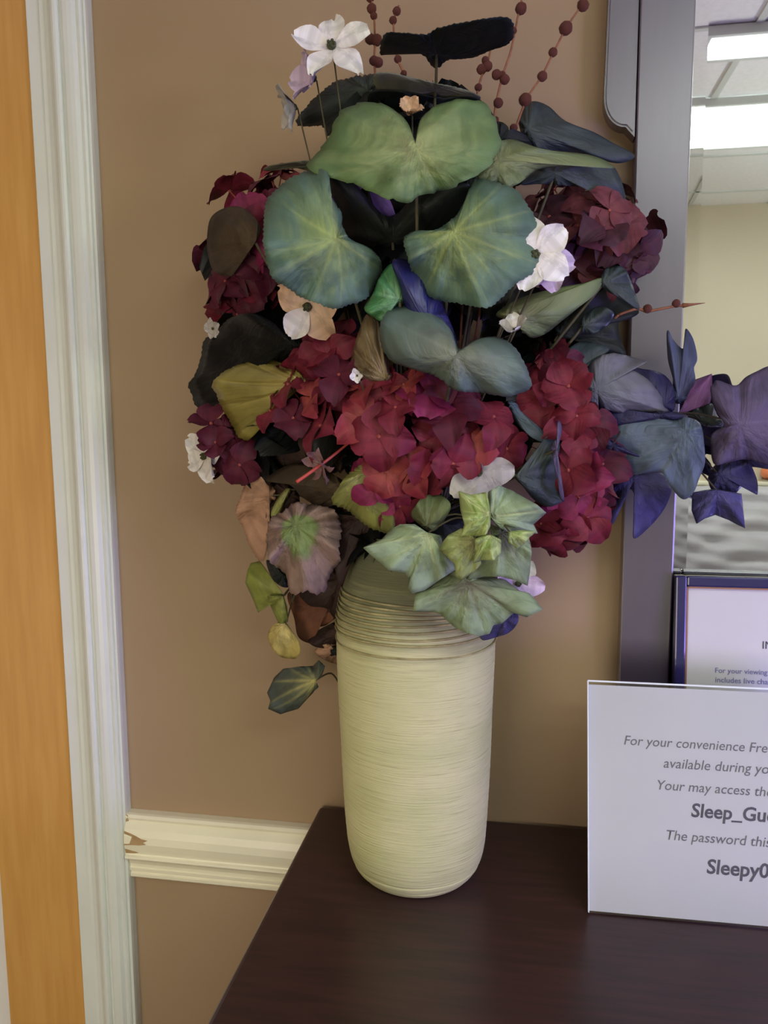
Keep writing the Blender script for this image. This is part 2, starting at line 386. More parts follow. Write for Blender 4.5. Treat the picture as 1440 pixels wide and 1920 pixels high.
# black picture frame behind it
M_black = mat('flare-tinted black lacquer', C3(32, 30, 84, 1.2), .18, spec=.7, coat=.4)  # black frame with a blue flare tint put into its base colour
M_gold = mat('gold inner lip', C3(150, 112, 90, 1.3), .35, metal=.4)
ftl = P(1277, 1079, .038)
fbl = Vector((ftl.x-.006, -.074, T+.002))
mf = plane_frame(fbl, Vector((1, .02, 0)), ftl-fbl)
fh = (ftl-fbl).length; fw = .25
pf = empty('picture_frame', fbl+Vector((fw/2, 0, 0)), 'dark glossy picture frame holding a printed viewing notice behind the white sign', 'picture frame'); pf['org'] = tuple(pf.location)
b_ = .0135
for nm, s in (('frame_side', (0, b_, 0, fh)), ('frame_side', (fw-b_, fw, 0, fh)), ('frame_side', (b_, fw-b_, 0, b_)), ('frame_side', (b_, fw-b_, fh-b_, fh))):
    obj(nm, slab(mf, *s, -.014, .004, bev=.0022), M_black, pf, off=pf['org'])
bm = bmesh.new()
for s in ((b_, b_+.002, b_, fh-b_), (fw-b_-.002, fw-b_, b_, fh-b_), (b_, fw-b_, b_, b_+.002), (b_, fw-b_, fh-b_-.002, fh-b_)):
    bm2 = slab(mf, *s, -.004, .002); me = bpy.data.meshes.new('x'); bm2.to_mesh(me); bm2.free(); bm.from_mesh(me)
obj('inner_lip', bm, M_gold, pf, off=pf['org'])
pp = obj('paper', slab(mf, b_, fw-b_, b_, fh-b_, -.006, -.003), M_paper, pf, off=pf['org']); pp['org'] = pf['org']
obj('frame_back', slab(mf, .003, fw-.003, .003, fh-.003, -.0165, -.0135), M_dark, pf, off=pf['org'])
M_ink2 = mat('blue grey print', C3(120, 120, 160, 1.2), .7)
for s, xa, ya, xb, yb in (('For your viewing', 1342, 1262, 1440, 1272), ('includes live cha', 1342, 1280, 1441, 1290)):
    u0, v0 = sign_uv(mf, xa, ya); u1, _ = sign_uv(mf, xb, yb)
    put_text(s, mf, u0, u1, v0, pp, M_ink2, .01, shear=0, out=-.0025)
u0, v0 = sign_uv(mf, 1431, 1217); put_text('IN', mf, u0, u0+.012, v0, pp, M_inkb, .004, shear=0, out=-.0025)

# ------------------------------------------------------------------ vase
VX, VY = -.129, -.140
m, n, b = nt('cream twine')
b.inputs['Roughness'].default_value = .8; b.inputs['Specular IOR Level'].default_value = .25
tc = n.nodes.new('ShaderNodeTexCoord'); mp = n.nodes.new('ShaderNodeMapping'); mp.inputs['Scale'].default_value = (22, 22, 520)
nz = n.nodes.new('ShaderNodeTexNoise'); nz.inputs['Scale'].default_value = 1; nz.inputs['Detail'].default_value = 3
n2 = n.nodes.new('ShaderNodeTexNoise'); n2.inputs['Scale'].default_value = 1; mp2 = n.nodes.new('ShaderNodeMapping'); mp2.inputs['Scale'].default_value = (9, 9, 22)
n.links.new(tc.outputs['Object'], mp.inputs[0]); n.links.new(mp.outputs[0], nz.inputs[0]); n.links.new(tc.outputs['Object'], mp2.inputs[0]); n.links.new(mp2.outputs[0], n2.inputs[0])
r1 = n.nodes.new('ShaderNodeValToRGB'); r1.color_ramp.elements[0].position = .22; r1.color_ramp.elements[0].color = C3(152, 150, 108, 1.58); r1.color_ramp.elements[1].position = .45; r1.color_ramp.elements[1].color = C3(172, 170, 130, 1.58)
r2 = n.nodes.new('ShaderNodeValToRGB'); r2.color_ramp.elements[0].position = .3; r2.color_ramp.elements[0].color = (.84, .88, .80, 1); r2.color_ramp.elements[1].position = .6; r2.color_ramp.elements[1].color = (1, 1, 1, 1)
mu = n.nodes.new('ShaderNodeMix'); mu.data_type = 'RGBA'; mu.blend_type = 'MULTIPLY'; mu.inputs[0].default_value = 1
n.links.new(nz.outputs[0], r1.inputs[0]); n.links.new(n2.outputs[0], r2.inputs[0]); n.links.new(r1.outputs[0], mu.inputs[6]); n.links.new(r2.outputs[0], mu.inputs[7]); sx = n.nodes.new('ShaderNodeSeparateXYZ'); n.links.new(tc.outputs['Object'], sx.inputs[0])
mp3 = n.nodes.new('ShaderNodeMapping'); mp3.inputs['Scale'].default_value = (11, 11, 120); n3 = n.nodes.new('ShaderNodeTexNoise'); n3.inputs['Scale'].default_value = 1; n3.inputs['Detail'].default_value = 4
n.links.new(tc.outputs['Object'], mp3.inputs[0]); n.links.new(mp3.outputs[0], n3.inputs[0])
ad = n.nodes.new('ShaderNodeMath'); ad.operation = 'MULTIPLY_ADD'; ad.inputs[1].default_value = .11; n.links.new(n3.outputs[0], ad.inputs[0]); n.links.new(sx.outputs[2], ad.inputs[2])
wr = n.nodes.new('ShaderNodeMapRange'); wr.inputs[1].default_value = .345; wr.inputs[2].default_value = .425; wr.inputs[4].default_value = .9; n.links.new(ad.outputs[0], wr.inputs[0])  # darker towards the neck: stain wash and leaf shade put into the colour
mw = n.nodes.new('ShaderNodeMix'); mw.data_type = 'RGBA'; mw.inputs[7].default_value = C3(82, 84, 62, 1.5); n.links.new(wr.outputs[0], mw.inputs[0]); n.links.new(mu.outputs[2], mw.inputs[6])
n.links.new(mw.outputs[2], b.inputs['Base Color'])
bp = n.nodes.new('ShaderNodeBump'); bp.inputs['Distance'].default_value = .0012; bp.inputs['Strength'].default_value = .8; n.links.new(nz.outputs[0], bp.inputs['Height']); n.links.new(bp.outputs[0], b.inputs['Normal'])
M_twine = m
va = empty('vase', (VX, VY, T), 'tall cream vase wrapped in fine twine standing on the dresser', 'vase'); VL = va.location
vp = [(.060, T+.0005), (.066, T+.002), (.0745, T+.011), (.080, T+.022), (.0845, T+.040), (.0868, T+.065), (.0895, T+.12), (.0920, T+.18), (.0940, T+.24), (.0952, T+.29), (.0950, T+.318), (.0930, T+.336), (.0885, T+.356), (.0815, T+.378), (.073, T+.396), (.066, T+.407), (.064, T+.418), (.066, T+.426)]
dense = catmull([Vector((r, z, 0)) for r, z in vp], 24)
rv = random.Random(3)
L = 0; prof = []; last = dense[0]; step = .00135; amp = 0
pts = [dense[0]]
acc = 0
for p in dense[1:]:
    pts.append(p)
cum = [0]
for a, b2 in zip(pts, pts[1:]): cum.append(cum[-1]+(b2-a).length)
tot = cum[-1]; N = int(tot/.00055); j = 0
for i in range(N+1):
    s = tot*i/N
    while j < len(cum)-2 and cum[j+1] < s: j += 1
    f = (s-cum[j])/max(1e-9, cum[j+1]-cum[j]); q = pts[j].lerp(pts[j+1], f)
    k = int(s/.0016); ph = s/.0016-k
    rr = random.Random(k).uniform(.4, 1.0)
    prof.append((q.x+.00055*rr*math.sin(PI*ph)-.0002-.0016*math.exp(-((q.y-T-.0205)/.0013)**2), q.y))
inner = [(.058, T+.424), (.056, T+.40), (.060, T+.36), (.06, T+.20)]
bm = bmesh.new(); lathe(bm, prof+inner, VX, VY, 96)
for v in bm.verts:
    dx, dy = v.co.x-VX, v.co.y-VY; r = math.hypot(dx, dy); a = math.atan2(dy, dx); z = v.co.z
    k = 1+.006*math.sin(3*a+z*9)+.003*math.sin(7*a-z*40)
    if z > T+.01: v.co.x = VX+dx*k; v.co.y = VY+dy*k
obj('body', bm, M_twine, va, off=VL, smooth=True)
# thicker cords lying loose round the shoulder
def vrad(z):
    for a, b2 in zip(pts, pts[1:]):
        if a.y <= z <= b2.y: return a.x+(b2.x-a.x)*(z-a.y)/max(1e-9, b2.y-a.y)
    return .07
M_cord = mat('pale twine cord', C3(150, 142, 98, 1.6), .7, noise=.5, scale=40)
for i, z in enumerate((.306, .316, .3215, .328, .334, .3395, .345, .352, .359)):
    z0 = T+z+(-.004 if i == 0 else 0); rcd = .0014 if i else .0011
    bm = bmesh.new(); ring = []
    for k in range(72):
        a = 2*PI*k/72; zz = z0+.0022*math.sin(a+i*.7)+.0008*math.sin(3*a+i)
        r = vrad(zz)+rcd*.75; ring.append(Vector((VX+r*math.cos(a), VY+r*math.sin(a), zz)))
    prev = []
    for k in range(72):
        p = ring[k]; out_ = Vector((p.x-VX, p.y-VY, 0)).normalized()
        prev.append([bm.verts.new(p+out_*rcd*math.cos(t*PI/3)+Vector((0, 0, 1))*rcd*math.sin(t*PI/3)) for t in range(6)])
    for k in range(72):
        A, B2 = prev[k], prev[(k+1) % 72]
        for t in range(6): bm.faces.new((A[t], B2[t], B2[(t+1) % 6], A[(t+1) % 6]))
    bmesh.ops.recalc_face_normals(bm, faces=bm.faces[:])
    obj('cord', bm, M_cord, va, off=VL, smooth=True)
M_foam = mat('dark moss foam', C3(34, 36, 26, 1.2), .95, noise=.5, scale=90, bump=.004)
bm = bmesh.new(); lathe(bm, [(.055, T+.24), (.056, T+.39), (.05, T+.41), (.03, T+.42)], VX, VY, 24)
tag(obj('floral_foam', bm, M_foam), 'dark mossy foam packed in the mouth of the vase', 'foam')

# ------------------------------------------------------------------ foliage
GK = 1.75
def leafmat(name, edge, mid, vein, rough=.5, spec=.4, k=GK, patch=None, streak=.35, split=.45, soft=.35, bumpy=.0025, vstr=.7, blotch=.32):
    m, n, b = nt(name)
    b.inputs['Roughness'].default_value = rough; b.inputs['Specular IOR Level'].default_value = spec
    at = n.nodes.new('ShaderNodeAttribute'); at.attribute_name = 'leafdata'
    sp = n.nodes.new('ShaderNodeSeparateColor'); n.links.new(at.outputs['Color'], sp.inputs[0])
    uv = n.nodes.new('ShaderNodeAttribute'); uv.attribute_name = 'leafpos'; mp = n.nodes.new('ShaderNodeMapping'); mp.inputs['Scale'].default_value = (7.5, 7.5, 1.5)
    nz = n.nodes.new('ShaderNodeTexNoise'); nz.inputs['Scale'].default_value = 1; nz.inputs['Detail'].default_value = 4
    n.links.new(uv.outputs['Color'], mp.inputs[0]); n.links.new(mp.outputs[0], nz.inputs[0])
    tc = n.nodes.new('ShaderNodeTexCoord'); nb = n.nodes.new('ShaderNodeTexNoise'); nb.inputs['Scale'].default_value = 38; nb.inputs['Detail'].default_value = 4
    n.links.new(tc.outputs['Object'], nb.inputs[0])
    # radius + noise -> blend from middle colour to edge colour
    a1 = n.nodes.new('ShaderNodeMath'); a1.operation = 'MULTIPLY_ADD'; a1.inputs[1].default_value = streak; n.links.new(nz.outputs[0], a1.inputs[0]); n.links.new(sp.outputs[1], a1.inputs[2])
    a2 = n.nodes.new('ShaderNodeMath'); a2.operation = 'MULTIPLY_ADD'; a2.inputs[1].default_value = streak*.8; n.links.new(nb.outputs[0], a2.inputs[0]); n.links.new(a1.outputs[0], a2.inputs[2])
    mr = n.nodes.new('ShaderNodeMapRange'); mr.inputs[1].default_value = split+streak*.9-soft; mr.inputs[2].default_value = split+streak*.9+soft; n.links.new(a2.outputs[0], mr.inputs[0])
    mx = n.nodes.new('ShaderNodeMix'); mx.data_type = 'RGBA'; mx.inputs[6].default_value = C3(*mid, k); mx.inputs[7].default_value = C3(*edge, k); n.links.new(mr.outputs[0], mx.inputs[0])
    vm = n.nodes.new('ShaderNodeMath'); vm.operation = 'MULTIPLY'; vm.inputs[1].default_value = vstr; n.links.new(sp.outputs[0], vm.inputs[0])
    m2 = n.nodes.new('ShaderNodeMix'); m2.data_type = 'RGBA'; m2.inputs[7].default_value = C3(*vein, k); n.links.new(vm.outputs[0], m2.inputs[0]); n.links.new(mx.outputs[2], m2.inputs[6])
    if blotch:                          # darker patches between the veins
        mq = n.nodes.new('ShaderNodeMapping'); mq.inputs['Scale'].default_value = (2.2, 2.2, 2.6); mq.inputs['Location'].default_value = (3, 1, 2)
        nq = n.nodes.new('ShaderNodeTexNoise'); nq.inputs['Scale'].default_value = 1; nq.inputs['Detail'].default_value = 3
        n.links.new(uv.outputs['Color'], mq.inputs[0]); n.links.new(mq.outputs[0], nq.inputs[0])
        rq = n.nodes.new('ShaderNodeMapRange'); rq.inputs[1].default_value = .44; rq.inputs[2].default_value = .62; rq.inputs[3].default_value = 1; rq.inputs[4].default_value = 1-blotch
        n.links.new(nq.outputs[0], rq.inputs[0])
        m3 = n.nodes.new('ShaderNodeMix'); m3.data_type = 'RGBA'; m3.blend_type = 'MULTIPLY'; m3.inputs[0].default_value = 1
        n.links.new(m2.outputs[2], m3.inputs[6]); n.links.new(rq.outputs[0], m3.inputs[7]); m2 = m3
    n.links.new(m2.outputs[2], b.inputs['Base Color'])
    if bumpy:
        bp = n.nodes.new('ShaderNodeBump'); bp.inputs['Distance'].default_value = bumpy; n.links.new(nz.outputs[0], bp.inputs['Height']); n.links.new(bp.outputs[0], b.inputs['Normal'])
    return m
M_stem = mat('green brown stem', C3(70, 66, 44, 1.5), .7, noise=.3, scale=60)
M_stemd = mat('dark stem', C3(48, 38, 28, 1.5), .7, noise=.3, scale=60)

def leaf_mesh(outl, anc, t, gx=0, gy=0, cup=.01, ruf=.006, nr=5, serr=0, spitch=9, nv=9, smooth=True, seed=0, vw=3.4, pil=.003, M=132, RG=9, vang=None, bend=None, edge=.0012, vfall=.75):
    rnd = random.Random(seed*13+5)
    pts = [Vector((x, y, 0)) for x, y in outl]
    if smooth: pts = catmull(pts, 8, True)
    cum = [0]; n = len(pts)
    for i in range(n): cum.append(cum[-1]+(pts[(i+1) % n]-pts[i]).length)
    tot = cum[-1]; ring = []; j = 0
    smp = [tot*i/M for i in range(M)]
    if not smooth:                     # keep the lobe tips
        for c in cum[:-1]:
            k = min(range(M), key=lambda q: abs(smp[q]-c)); smp[k] = c
        smp.sort()
    for s in smp:
        while j < n-1 and cum[j+1] <= s: j += 1
        f = (s-cum[j])/max(1e-9, cum[j+1]-cum[j]); ring.append(pts[j].lerp(pts[(j+1) % n], f))
    A = Vector((anc[0], anc[1], 0))
    if serr:
        for i in range(M):
            dd = ring[i]-A; s = smp[i]/spitch; saw = (s % 1.0)
            ring[i] = A+dd*(1+serr*(saw-.6)*(1+.5*math.sin(i*1.7))/max(30, dd.length))
    ph = rnd.random()*6; ph2 = rnd.random()*6
    va_ = vang or [2*PI*(k+rnd.uniform(-.32, .32))/nv+ph for k in range(nv)]
    vl_ = [rnd.uniform(.25, 1) for _ in va_]; vc_ = [rnd.uniform(-.5, .5) for _ in va_]; ev = rnd.choice((15, 17, 19)); lump = [rnd.uniform(0, 6.28) for _ in range(4)]
    verts, cols, uvs, faces = [], [], [], []
    def depth(x, y, r, th, vmask):
        z = t+gx*(x-A.x)/100+gy*(y-A.y)/100-cup*r*r+ruf*r**2*math.sin(nr*th+ph)+ruf*.4*r**2*math.sin((2*nr+1)*th+ph2)
        z += pil*r*(1.1-r)*(1-vmask)+.0040*r*math.sin(x*.045+lump[0])*math.sin(y*.05+lump[1])+.0018*r*math.sin(x*.09-y*.06+lump[2])+edge*r**3*math.sin(ev*th+lump[3])
        if bend: z += bend[0]*(((x-A.x)*math.cos(bend[1])+(y-A.y)*math.sin(bend[1]))/100)**2
        return z
    verts.append(P(A.x, A.y, depth(A.x, A.y, 0, 0, 1))); cols.append((1, 0, .5, 1)); uvs.append((0, 0, 0))
    for k in range(1, RG+1):
        r = (k/RG)**.85
        for i in range(M):
            q = A.lerp(ring[i], r); dd = ring[i]-A; th = math.atan2(dd.y, dd.x); rho = dd.length*r
            vm = 0
            for a, vl, vc in zip(va_, vl_, vc_):
                a += vc*r*r*.35; c = math.cos(th-a)
                if c > 0: vm = max(vm, math.exp(-(rho*math.sin(th-a)/(vw*(1.3-.8*r)))**2)*vl*max(0, 1-vfall*r))
            verts.append(P(q.x, q.y, depth(q.x, q.y, r, th, vm))); cols.append((vm, r, .5+.5*math.sin(th*3+ph), 1)); uvs.append((math.cos(th)*min(1, .25+r), math.sin(th)*min(1, .25+r), r))
    for i in range(M): faces.append((0, 1+i, 1+(i+1) % M))
    for k in range(RG-1):
        o = 1+k*M
        for i in range(M): faces.append((o+i, o+M+i, o+M+(i+1) % M, o+(i+1) % M))
    me = bpy.data.meshes.new('leaf'); me.from_pydata(verts, [], faces)
    ca = me.color_attributes.new('leafdata', 'FLOAT_COLOR', 'POINT')
    for i, c in enumerate(cols): ca.data[i].color = c
    cb = me.color_attributes.new('leafpos', 'FLOAT_COLOR', 'POINT'); off = rnd.random()*5
    for i, c in enumerate(uvs): cb.data[i].color = (c[0]+off, c[1], c[2], 1)
    me.update()
    return me, verts[0]
def thicken(o, th=.0008):
    md = o.modifiers.new('thickness', 'SOLIDIFY'); md.thickness = th; md.offset = 0
def stem_path(a, rim_r=.045, seed=0, lift=.0):
    rnd = random.Random(seed+99)
    dx, dy = a.x-VX, a.y-VY; L = max(.02, math.hypot(dx, dy)); ux, uy = dx/L, dy/L
    rr = min(rim_r, L*.7)
    rim = Vector((VX+ux*rr, VY+uy*rr, T+.437+rnd.uniform(0, .01)))
    inn = Vector((VX+ux*.02+rnd.uniform(-.012, .012), VY+uy*.02+rnd.uniform(-.012, .012), T+.33))
    low = a.z < rim.z+.03
    if low: mid = Vector(((a.x+rim.x)/2, (a.y+rim.y)/2, max(a.z, rim.z)+.02+lift))
    else: mid = Vector((rim.x*.6+a.x*.4, rim.y*.75+a.y*.25, rim.z*.5+a.z*.5+lift))
    return catmull([a, mid, rim, inn], 6)
def base_of(path): return path[-1]
LEAFN = [0]
def leaf(label, m, outl, anc, t, stem=M_stem, sr=.0016, name='leaf_stem', cat='leaf', seed=None, group=None, back=None, **kw):
    LEAFN[0] += 1; sd = seed if seed is not None else LEAFN[0]
    me, a = leaf_mesh(outl, anc, t, seed=sd, **kw)
    path = stem_path(a+Vector((0, .003, 0)), seed=sd); o = base_of(path)
    r = empty(name, o, label, cat, group)
    lf = obj('leaf', me, m, r, off=o, smooth=True); thicken(lf)
    obj('stem', tube(bmesh.new(), path, sr, sr*1.3), stem, r, off=o, smooth=True)
    return r
def spray(label, leaves, node, t_node, stem=M_stem, name='ivy_spray', cat='ivy', sr=.0014, defaults=None, stemcol=None):
    nd = P(node[0], node[1], t_node)
    path = stem_path(nd, seed=len(label)); o = base_of(path)
    r = empty(name, o, label, cat)
    bm = bmesh.new(); tube(bm, path, sr, sr*1.3)
    for i, (m, outl, anc, t, kw) in enumerate(leaves):
        k2 = dict(defaults or {}); k2.update(kw); LEAFN[0] += 1
        me, a = leaf_mesh(outl, anc, t, seed=LEAFN[0], **k2)
        lf = obj('leaf', me, m, r, off=o, smooth=True); thicken(lf)
        a2 = a+Vector((0, .002, 0)); mid = (a2+nd)/2+Vector((0, .012, .01))
        tube(bm, catmull([a2, mid, nd], 5), sr*.7, sr*.8)
    obj('stem', bm, stem, r, off=o, smooth=True)
    return r

G_big = leafmat('geranium green', (72, 94, 80), (106, 122, 70), (142, 152, 90), .55, .35, split=.40, streak=.9, soft=.42, vstr=.6)
G_top = leafmat('bright geranium green', (78, 100, 62), (124, 134, 90), (152, 156, 108), .55, .35, split=.42, streak=.9, soft=.45, vstr=.35)
G_grey = leafmat('grey green', (76, 92, 86), (90, 96, 82), (122, 128, 112), .5, .4, split=.5, streak=.5, vstr=.45)
G_olive = leafmat('olive green', (86, 98, 66), (104, 110, 70), (130, 134, 90), .5, .4, split=.5, streak=.5, vstr=.4)
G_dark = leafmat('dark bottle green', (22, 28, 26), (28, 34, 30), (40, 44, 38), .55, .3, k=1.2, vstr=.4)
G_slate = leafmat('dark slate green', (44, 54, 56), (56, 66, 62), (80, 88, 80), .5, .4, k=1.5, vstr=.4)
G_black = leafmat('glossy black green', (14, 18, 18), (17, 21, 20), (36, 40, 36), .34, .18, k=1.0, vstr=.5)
G_tan = leafmat('pale leaf rim', (98, 100, 82), (92, 92, 76), (110, 108, 90), .6, .3, k=1.5, vstr=.2)
G_brown = leafmat('olive brown', (52, 42, 30), (66, 54, 36), (76, 62, 42), .6, .3, k=1.5, vstr=.3)
G_gold = leafmat('glossy olive gold', (112, 104, 48), (132, 120, 64), (158, 146, 92), .3, .7, k=1.6, vstr=.5, bumpy=.004, streak=.5)
G_bronze = leafmat('glossy bronze', (100, 86, 58), (122, 106, 76), (150, 136, 100), .28, .8, k=1.6, vstr=.4, bumpy=.004)
G_lime = leafmat('yellow green', (112, 114, 58), (128, 128, 76), (150, 148, 96), .4, .5, k=1.6, vstr=.5)
G_emer = leafmat('emerald green', (60, 110, 66), (84, 128, 84), (120, 156, 110), .35, .6, k=1.5, vstr=.5)
G_blue = leafmat('flare-tinted blue', (32, 34, 88), (36, 40, 96), (52, 56, 120), .35, .6, k=1.3, vstr=.4)  # blue flare tint put into the leaf colour
G_rex = leafmat('rex begonia', (124, 104, 94), (104, 120, 72), (106, 96, 78), .7, .25, k=1.6, split=.47, soft=.07, streak=.16, vstr=.25, bumpy=.005)
G_pink = leafmat('dusty pink begonia', (158, 124, 100), (150, 116, 92), (90, 66, 48), .7, .25, k=1.55, vstr=.4, bumpy=.004)
G_rust = leafmat('rusty brown', (104, 68, 50), (92, 58, 44), (70, 40, 34), .7, .25, k=1.4, vstr=.5)
G_umber = leafmat('dark umber', (44, 30, 26), (54, 38, 32), (72, 52, 40), .6, .3, k=1.4, vstr=.4)
G_ivy = leafmat('pale ivy', (122, 140, 114), (126, 144, 108), (160, 170, 124), .5, .35, k=1.6, split=.6, streak=.6, vstr=.9)
G_ivyb = leafmat('variegated ivy', (148, 164, 104), (122, 146, 76), (182, 190, 134), .5, .35, k=1.6, split=.5, streak=1.1, soft=.15, vstr=.9)
G_ivyd = leafmat('grey ivy', (112, 128, 98), (100, 104, 80), (76, 68, 58), .5, .35, k=1.6, split=.35, streak=.5, vstr=.7)
G_ivym = leafmat('ivy with brown heart', (130, 142, 88), (104, 100, 66), (140, 146, 92), .5, .35, k=1.6, split=.35, streak=.5, vstr=.4)
G_ivyk = leafmat('black green ivy', (56, 64, 58), (84, 88, 66), (164, 158, 96), .45, .4, k=1.6, split=.5, vstr=1.0)
G_ylime = leafmat('lime ivy', (108, 116, 50), (124, 128, 64), (90, 104, 40), .5, .35, k=1.6, vstr=.6)
G_yel = leafmat('pale yellow', (160, 146, 84), (164, 150, 92), (176, 162, 108), .5, .35, k=1.6, vstr=.3)
G_mauve = leafmat('grey mauve', (90, 90, 98), (84, 88, 90), (112, 112, 118), .55, .35, k=1.6, vstr=.35)  # cool leaf colours from here down carry the blue-purple flare tint
G_teal = leafmat('teal grey', (76, 88, 100), (70, 84, 94), (94, 104, 116), .5, .35, k=1.6, vstr=.4)
G_sblue = leafmat('slate blue', (58, 64, 90), (54, 60, 86), (74, 80, 106), .5, .35, k=1.4, vstr=.3)
G_navy = leafmat('navy', (36, 34, 66), (40, 38, 70), (56, 54, 88), .5, .35, k=1.3, vstr=.3)
G_mag = leafmat('magenta mauve', (104, 66, 112), (98, 64, 106), (118, 80, 124), .5, .35, k=1.5, vstr=.3)
G_purp = leafmat('dusty purple', (88, 78, 106), (92, 80, 106), (122, 106, 132), .6, .3, k=1.1, vstr=.6)
G_viol = leafmat('flare-tinted violet', (60, 58, 100), (64, 62, 104), (74, 72, 116), .5, .35, k=1.4, vstr=.3)

# --- crown leaves
leaf('dark round leaf seen edge-on, topmost of the bouquet', G_dark, [(712,103),(717,69),(733,61),(797,64),(823,52),(897,37),(944,32),(960,40),(963,69),(950,84),(918,95),(886,108),(839,113),(823,127),(810,124),(797,106),(775,95),(744,84),(728,91)], (818,100), .19, gy=-.13, cup=0, ruf=.004, serr=4, spitch=8)
leaf('pale rim of a leaf lying flat under the topmost dark leaf', G_tan, [(700,140),(725,136),(755,141),(818,156),(870,167),(902,184),(849,188),(790,182),(740,178),(708,168)], (815,170), .20, gy=-.12, cup=0, ruf=.002, serr=3)  # lit upper face of the leaf, its light put into a paler colour
leaf('black leaf added for the shade under the pale rimmed leaf', G_dark, [(700,170),(760,172),(820,182),(895,184),(890,215),(840,230),(770,235),(715,220),(690,195)], (790,205), .175, gy=-.1, cup=0, ruf=.003)  # shadow gap below the pale leaf, built as a black leaf
leaf('dark curled leaf with jagged tip below the white blossoms', G_slate, [(554,232),(562,215),(575,200),(590,182),(607,170),(628,153),(675,142),(707,140),(715,160),(700,190),(660,215),(633,222),(617,256),(604,236),(580,237)], (690,170), .17, gx=.02, gy=-.06, cup=.02, serr=5, ruf=.01)
leaf('broad bright green heart-shaped leaf at the crown of the bouquet', G_top, [(633,216),(650,202),(675,193),(707,193),(739,206),(765,232),(776,262),(783,253),(786,232),(797,214),(818,198),(860,187),(902,190),(923,211),(939,264),(929,296),(913,317),(886,332),(844,354),(797,364),(765,380),(733,375),(702,364),(665,346),(612,332),(575,317),(586,296),(612,264)], (779,272), .30, gy=.03, cup=.02, ruf=.010, nr=4, serr=5, spitch=9, nv=9, pil=.004, smooth=True)
leaf('long olive green leaf drooping from the crown toward the mirror', G_olive, [(925,270),(960,262),(1000,275),(1040,283),(1100,290),(1136,302),(1150,316),(1100,308),(1040,312),(1005,320),(971,345),(941,350),(896,336),(905,300)], (935,300), .25, gx=-.025, gy=.02, cup=.01, nv=5)
leaf('dark leaf added as the shaded underside of the long olive leaf', G_slate, [(975,345),(1005,320),(1060,308),(1136,303),(1165,340),(1174,392),(1150,372),(1110,352),(1060,348),(1010,345)], (1040,325), .20, gx=-.03, cup=.01)  # the olive leaf's own shade, built as a separate dark leaf
leaf('dark slate leaf with pointed tip behind the long olive leaf', G_slate, [(973,232),(976,212),(985,198),(1002,190),(1029,200),(1060,227),(1113,248),(1150,269),(1190,292),(1160,306),(1110,294),(1080,288),(1029,283),(987,268)], (990,240), .12, gx=-.02, gy=.02, cup=.015, nv=5)
leaf('tiny dark curled leaf beside the bright crown leaf', G_dark, [(925,232),(940,229),(953,240),(951,258),(938,268),(926,255)], (936,262), .2, M=40, RG=5)
leaf('thin grey leaf seen edge-on above the dark red petals', G_tan, [(493,318),(505,311),(535,306),(562,302),(583,302),(597,312),(580,320),(550,314),(507,320)], (586,311), .17, gy=-.1, cup=0, nv=3, M=60)
leaf('big round scalloped green leaf over the cream blossom', G_big, [(493,426),(500,377),(520,353),(548,332),(590,316),(616,328),(616,362),(640,398),(642,425),(660,450),(690,464),(712,484),(716,508),(705,530),(698,550),(680,563),(652,573),(628,579),(597,570),(562,556),(534,537),(510,520),(496,474)], (630,446), .31, gx=-.03, gy=.01, cup=.016, ruf=.012, nr=4, serr=4, spitch=8, nv=11, pil=.004, M=180, bend=(-.012, .6), edge=.0022)
leaf('big round scalloped green leaf beside the white blossom', G_big, [(780,528),(766,490),(757,450),(776,434),(812,432),(836,420),(858,400),(876,368),(890,336),(930,342),(968,357),(994,392),(1009,422),(1014,468),(1009,505),(979,524),(952,546),(930,569),(907,578),(870,571),(818,562),(795,548)], (852,434), .31, gx=.0, gy=.01, cup=.018, ruf=.012, nr=4, serr=4, spitch=8, nv=11, pil=.004, M=180, bend=(-.008, 2.4), edge=.0022)
leaf('dark leaf added for shade in the gap between the two big round leaves', G_dark, [(612,325),(660,340),(715,400),(745,400),(790,360),(880,345),(860,410),(800,445),(745,470),(715,500),(690,480),(640,450),(636,400)], (735,450), .235, cup=.02, gy=-.05)  # dark leaf put in where the gap falls into shade
leaf('curled emerald leaf between the two big round leaves', G_emer, [(683,578),(700,550),(712,520),(733,495),(760,500),(782,525),(780,560),(758,570),(735,580),(718,602),(700,594)], (748,560), .285, gx=-.02, cup=.015, ruf=.006, pil=.005, nv=5, M=70)
leaf('flare-tinted blue curled leaf tucked beside the emerald one', G_blue, [(735,492),(758,486),(785,502),(815,545),(838,590),(856,640),(858,690),(830,680),(800,640),(770,600),(757,565),(748,530)], (800,590), .292, gx=-.01, cup=.015, pil=.005, nv=5, M=80)
leaf('folded grey green leaf lying over the crimson hydrangea', G_grey, [(712,610),(722,588),(740,576),(780,572),(818,590),(845,618),(858,653),(870,652),(896,636),(930,632),(960,647),(982,677),(994,707),(996,726),(975,737),(945,743),(900,736),(866,734),(844,726),(818,707),(765,689),(735,677),(715,650)], (856,664), .325, gy=.01, cup=.028, ruf=.008, nr=4, serr=3, spitch=11, nv=9, pil=.003)
